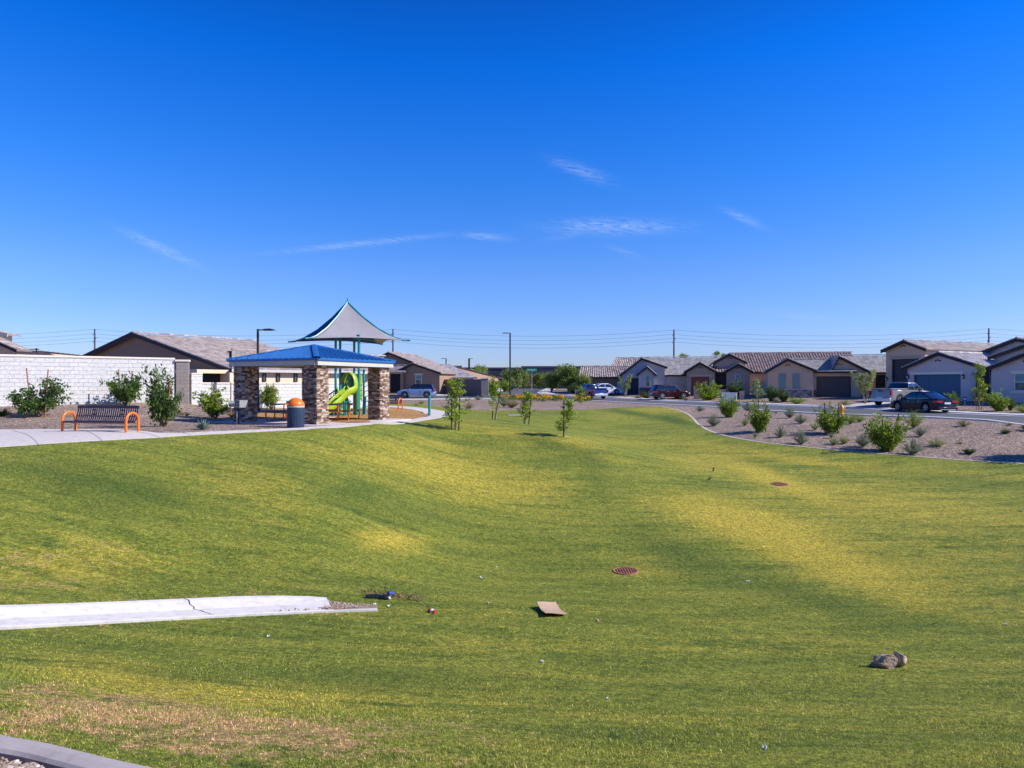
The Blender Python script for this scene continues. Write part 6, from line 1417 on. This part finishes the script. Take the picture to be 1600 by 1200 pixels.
def scrap(u,v,s,mat,lab,name='paper_scrap',cat='litter',grp='small scraps of litter on the lawn'):
    s*=.75
    p=GP(u,v); b=MB(); vs=[];rr=random.Random(int(u*3+v)); n=4
    for i in range(n+1):
        for j in range(n+1): vs.append(((i/n-.5)*s+rr.uniform(-.1,.1)*s,(j/n-.5)*s*.7+rr.uniform(-.1,.1)*s,.035+rr.uniform(-.012,.02)+.25*s*abs(i/n-.5)))
    b.add(vs,[(i*(n+1)+j,i*(n+1)+j+1,(i+1)*(n+1)+j+1,(i+1)*(n+1)+j) for i in range(n) for j in range(n)],.5); o=b.build(name,mat); o.location=p; o.rotation_euler=(0,0,rr.uniform(0,3)); sm=o.modifiers.new('thick','SOLIDIFY'); sm.thickness=.004; tag(o,lab,cat,grp)
for a in [(1169,911,.09,'paper_white','white crumpled scrap right of the nearer drain grate'),(1572,979,.085,'paper_white','white crumpled scrap near the right edge above the rock'),(776,888,.06,'paper_white','small white scrap left of the nearer drain grate'),(752,905,.08,'paper_white','thin white scrap slightly below the small white one'),(1195,1177,.035,'paper_white','white scrap near the bottom edge right of centre'),(847,1038,.055,'paper_white','white scrap below the cardboard piece'),(419,998,.05,'paper_white','white scrap below the crack in the spillway'),(580,877,.06,'leaf_pale','pale yellow leaf on the dry yellow grass patch'),(935,973,.10,'cardboard','tan torn scrap right of the cardboard piece'),(763,946,.09,'rock_light','dull grey scrap left of the cardboard piece'),(784,999,.06,'leaf_pale','pale leaf below and left of the cardboard piece'),(619,919,.05,'leaf_pale','pale yellow leaf above the pile of debris'),(1459,978,.04,'leaf_pale','tiny yellow leaf above the big rock'),(1597,800,.12,'paper_white','white scrap at the right edge on dry grass'),(1153,726,.10,'paper_white','white scrap between the birds and the farther grate'),(807,914,.045,'leaf_pale','tiny yellow leaf left of the nearer drain grate'),(607,950,.06,'paper_white','white bit of litter right of the silt tip'),(585,948,.07,'utility_white','pale green flat bit of litter above the silt tip'),(1042,888,.04,'leaf_pale','tiny leaf beyond the nearer grate'),(949,1097,.035,'paper_white','small white scrap at bottom centre')]:
    scrap(*a)
p=GP(584,937); e=empty('black_bottle',(p.x,p.y,p.z+.05),R(8),'dark crumpled plastic bottle in the debris pile, left of the other','bottle','dark bottles in the debris'); b=MB(); b.lathe([(.01,-.15),(.045,-.145),(.05,-.06),(.042,-.02),(.05,.05),(.048,.09),(.02,.13),(.018,.16)],n=12,axis='x'); b.build('bottle_body','plastic_black',e,'smooth'); b=MB(); b.lathe([(.022,.16),(.022,.185)],n=10,axis='x'); b.build('cap','paper_white',e)
p=GP(596,938); e=empty('black_bottle',(p.x,p.y,p.z+.05),R(-12),'dark crumpled plastic bottle in the debris pile, right of the other','bottle','dark bottles in the debris'); b=MB(); b.lathe([(.01,-.14),(.05,-.135),(.055,-.05),(.045,0),(.055,.06),(.05,.10),(.02,.14)],n=12,axis='x'); b.build('bottle_body','plastic_black',e,'smooth'); b=MB(); b.lathe([(.022,.14),(.022,.165)],n=10,axis='x'); b.build('cap','paper_white',e)
p=GP(610,933); b=MB(); b.lathe([(.02,-.06),(.04,-.055),(.042,.05),(.03,.06)],n=12,axis='x'); o=b.build('drink_can','plastic_blue',None,'smooth'); o.location=(p.x,p.y,p.z+.06); o.rotation_euler=(.3,.4,.7); tag(o,'small blue crushed can at the right end of the debris pile','can')
p=GP(676,960); e=empty('paper_cup',(p.x,p.y,p.z+.045),R(140),'small red and white crushed cup lying on the lawn right of the debris','cup'); b=MB(); b.lathe([(.03,-.06),(.048,.06),(.044,.06),(.028,-.055)],n=12,axis='x'); b.build('cup_body','can_red',e,'smooth'); b=MB(); b.lathe([(.0345,-.03),(.0425,.02)],n=12,axis='x'); b.build('sleeve','paper_white',e,'smooth'); b=MB(); b.box((.075,0,-.01),(.02,.085,.07)); b.build('lid','plastic_black',e,bevel=.01)
pts=[]
for _ in range(260):
    s=random.random(); q=GP(566+s*95+random.gauss(0,3),927+s*13+random.gauss(0,2.4)); pts.append((q.x,q.y,q.z+.03+random.random()*.02))
me=leaves(pts,.055,2.4,.1,'leaf_litter','leaf_litter'); o=bpy.data.objects.new('leaf_litter',me); C.objects.link(o); tag(o,'drift of dry brown leaves and twigs beyond the spillway end',None,None,'stuff')
def bird(u,v,label,rz,pitch):
    p=GP(u,v+2); e=empty('bird',(p.x,p.y,p.z+.02),rz,label,'bird','small dark birds on the lawn')
    me=bpy.data.meshes.new('body'); pts=[(0,0,.10),(.05,0,.13),(.085,0,.165),(.115,0,.165),(-.05,0,.085),(-.10,0,.07),(-.17,0,.055)]; me.from_pydata(pts,[(0,1),(1,2),(2,3),(0,4),(4,5),(5,6)],[])
    o=bpy.data.objects.new('body',me); C.objects.link(o); o.parent=e; o.rotation_euler=(0,-pitch,0); me.materials.append(MATS['bird_feather'])
    e.scale=(.8,.8,.8); sk=o.modifiers.new('skin','SKIN'); 
    for i,r_ in enumerate((.042,.036,.026,.008,.034,.018,.012)): me.skin_vertices[0].data[i].radius=(r_,r_*(1.3 if i==6 else 1))
    me.skin_vertices[0].data[0].use_root=True; o.modifiers.new('sub','SUBSURF').levels=2; o.modifiers['sub'].render_levels=2
    for s in(-1,1): b=MB(); b.tube([(0,s*.015,.07),(.005,s*.018,0),(.03,s*.02,.0)],.004,5); b.build('leg','bird_feather',e)
bird(1115,735,'small dark bird on the lawn, farther and more upright of the two',R(60),R(30)); bird(1109,750,'small dark bird on the lawn, nearer and flatter of the two',R(25),R(5))
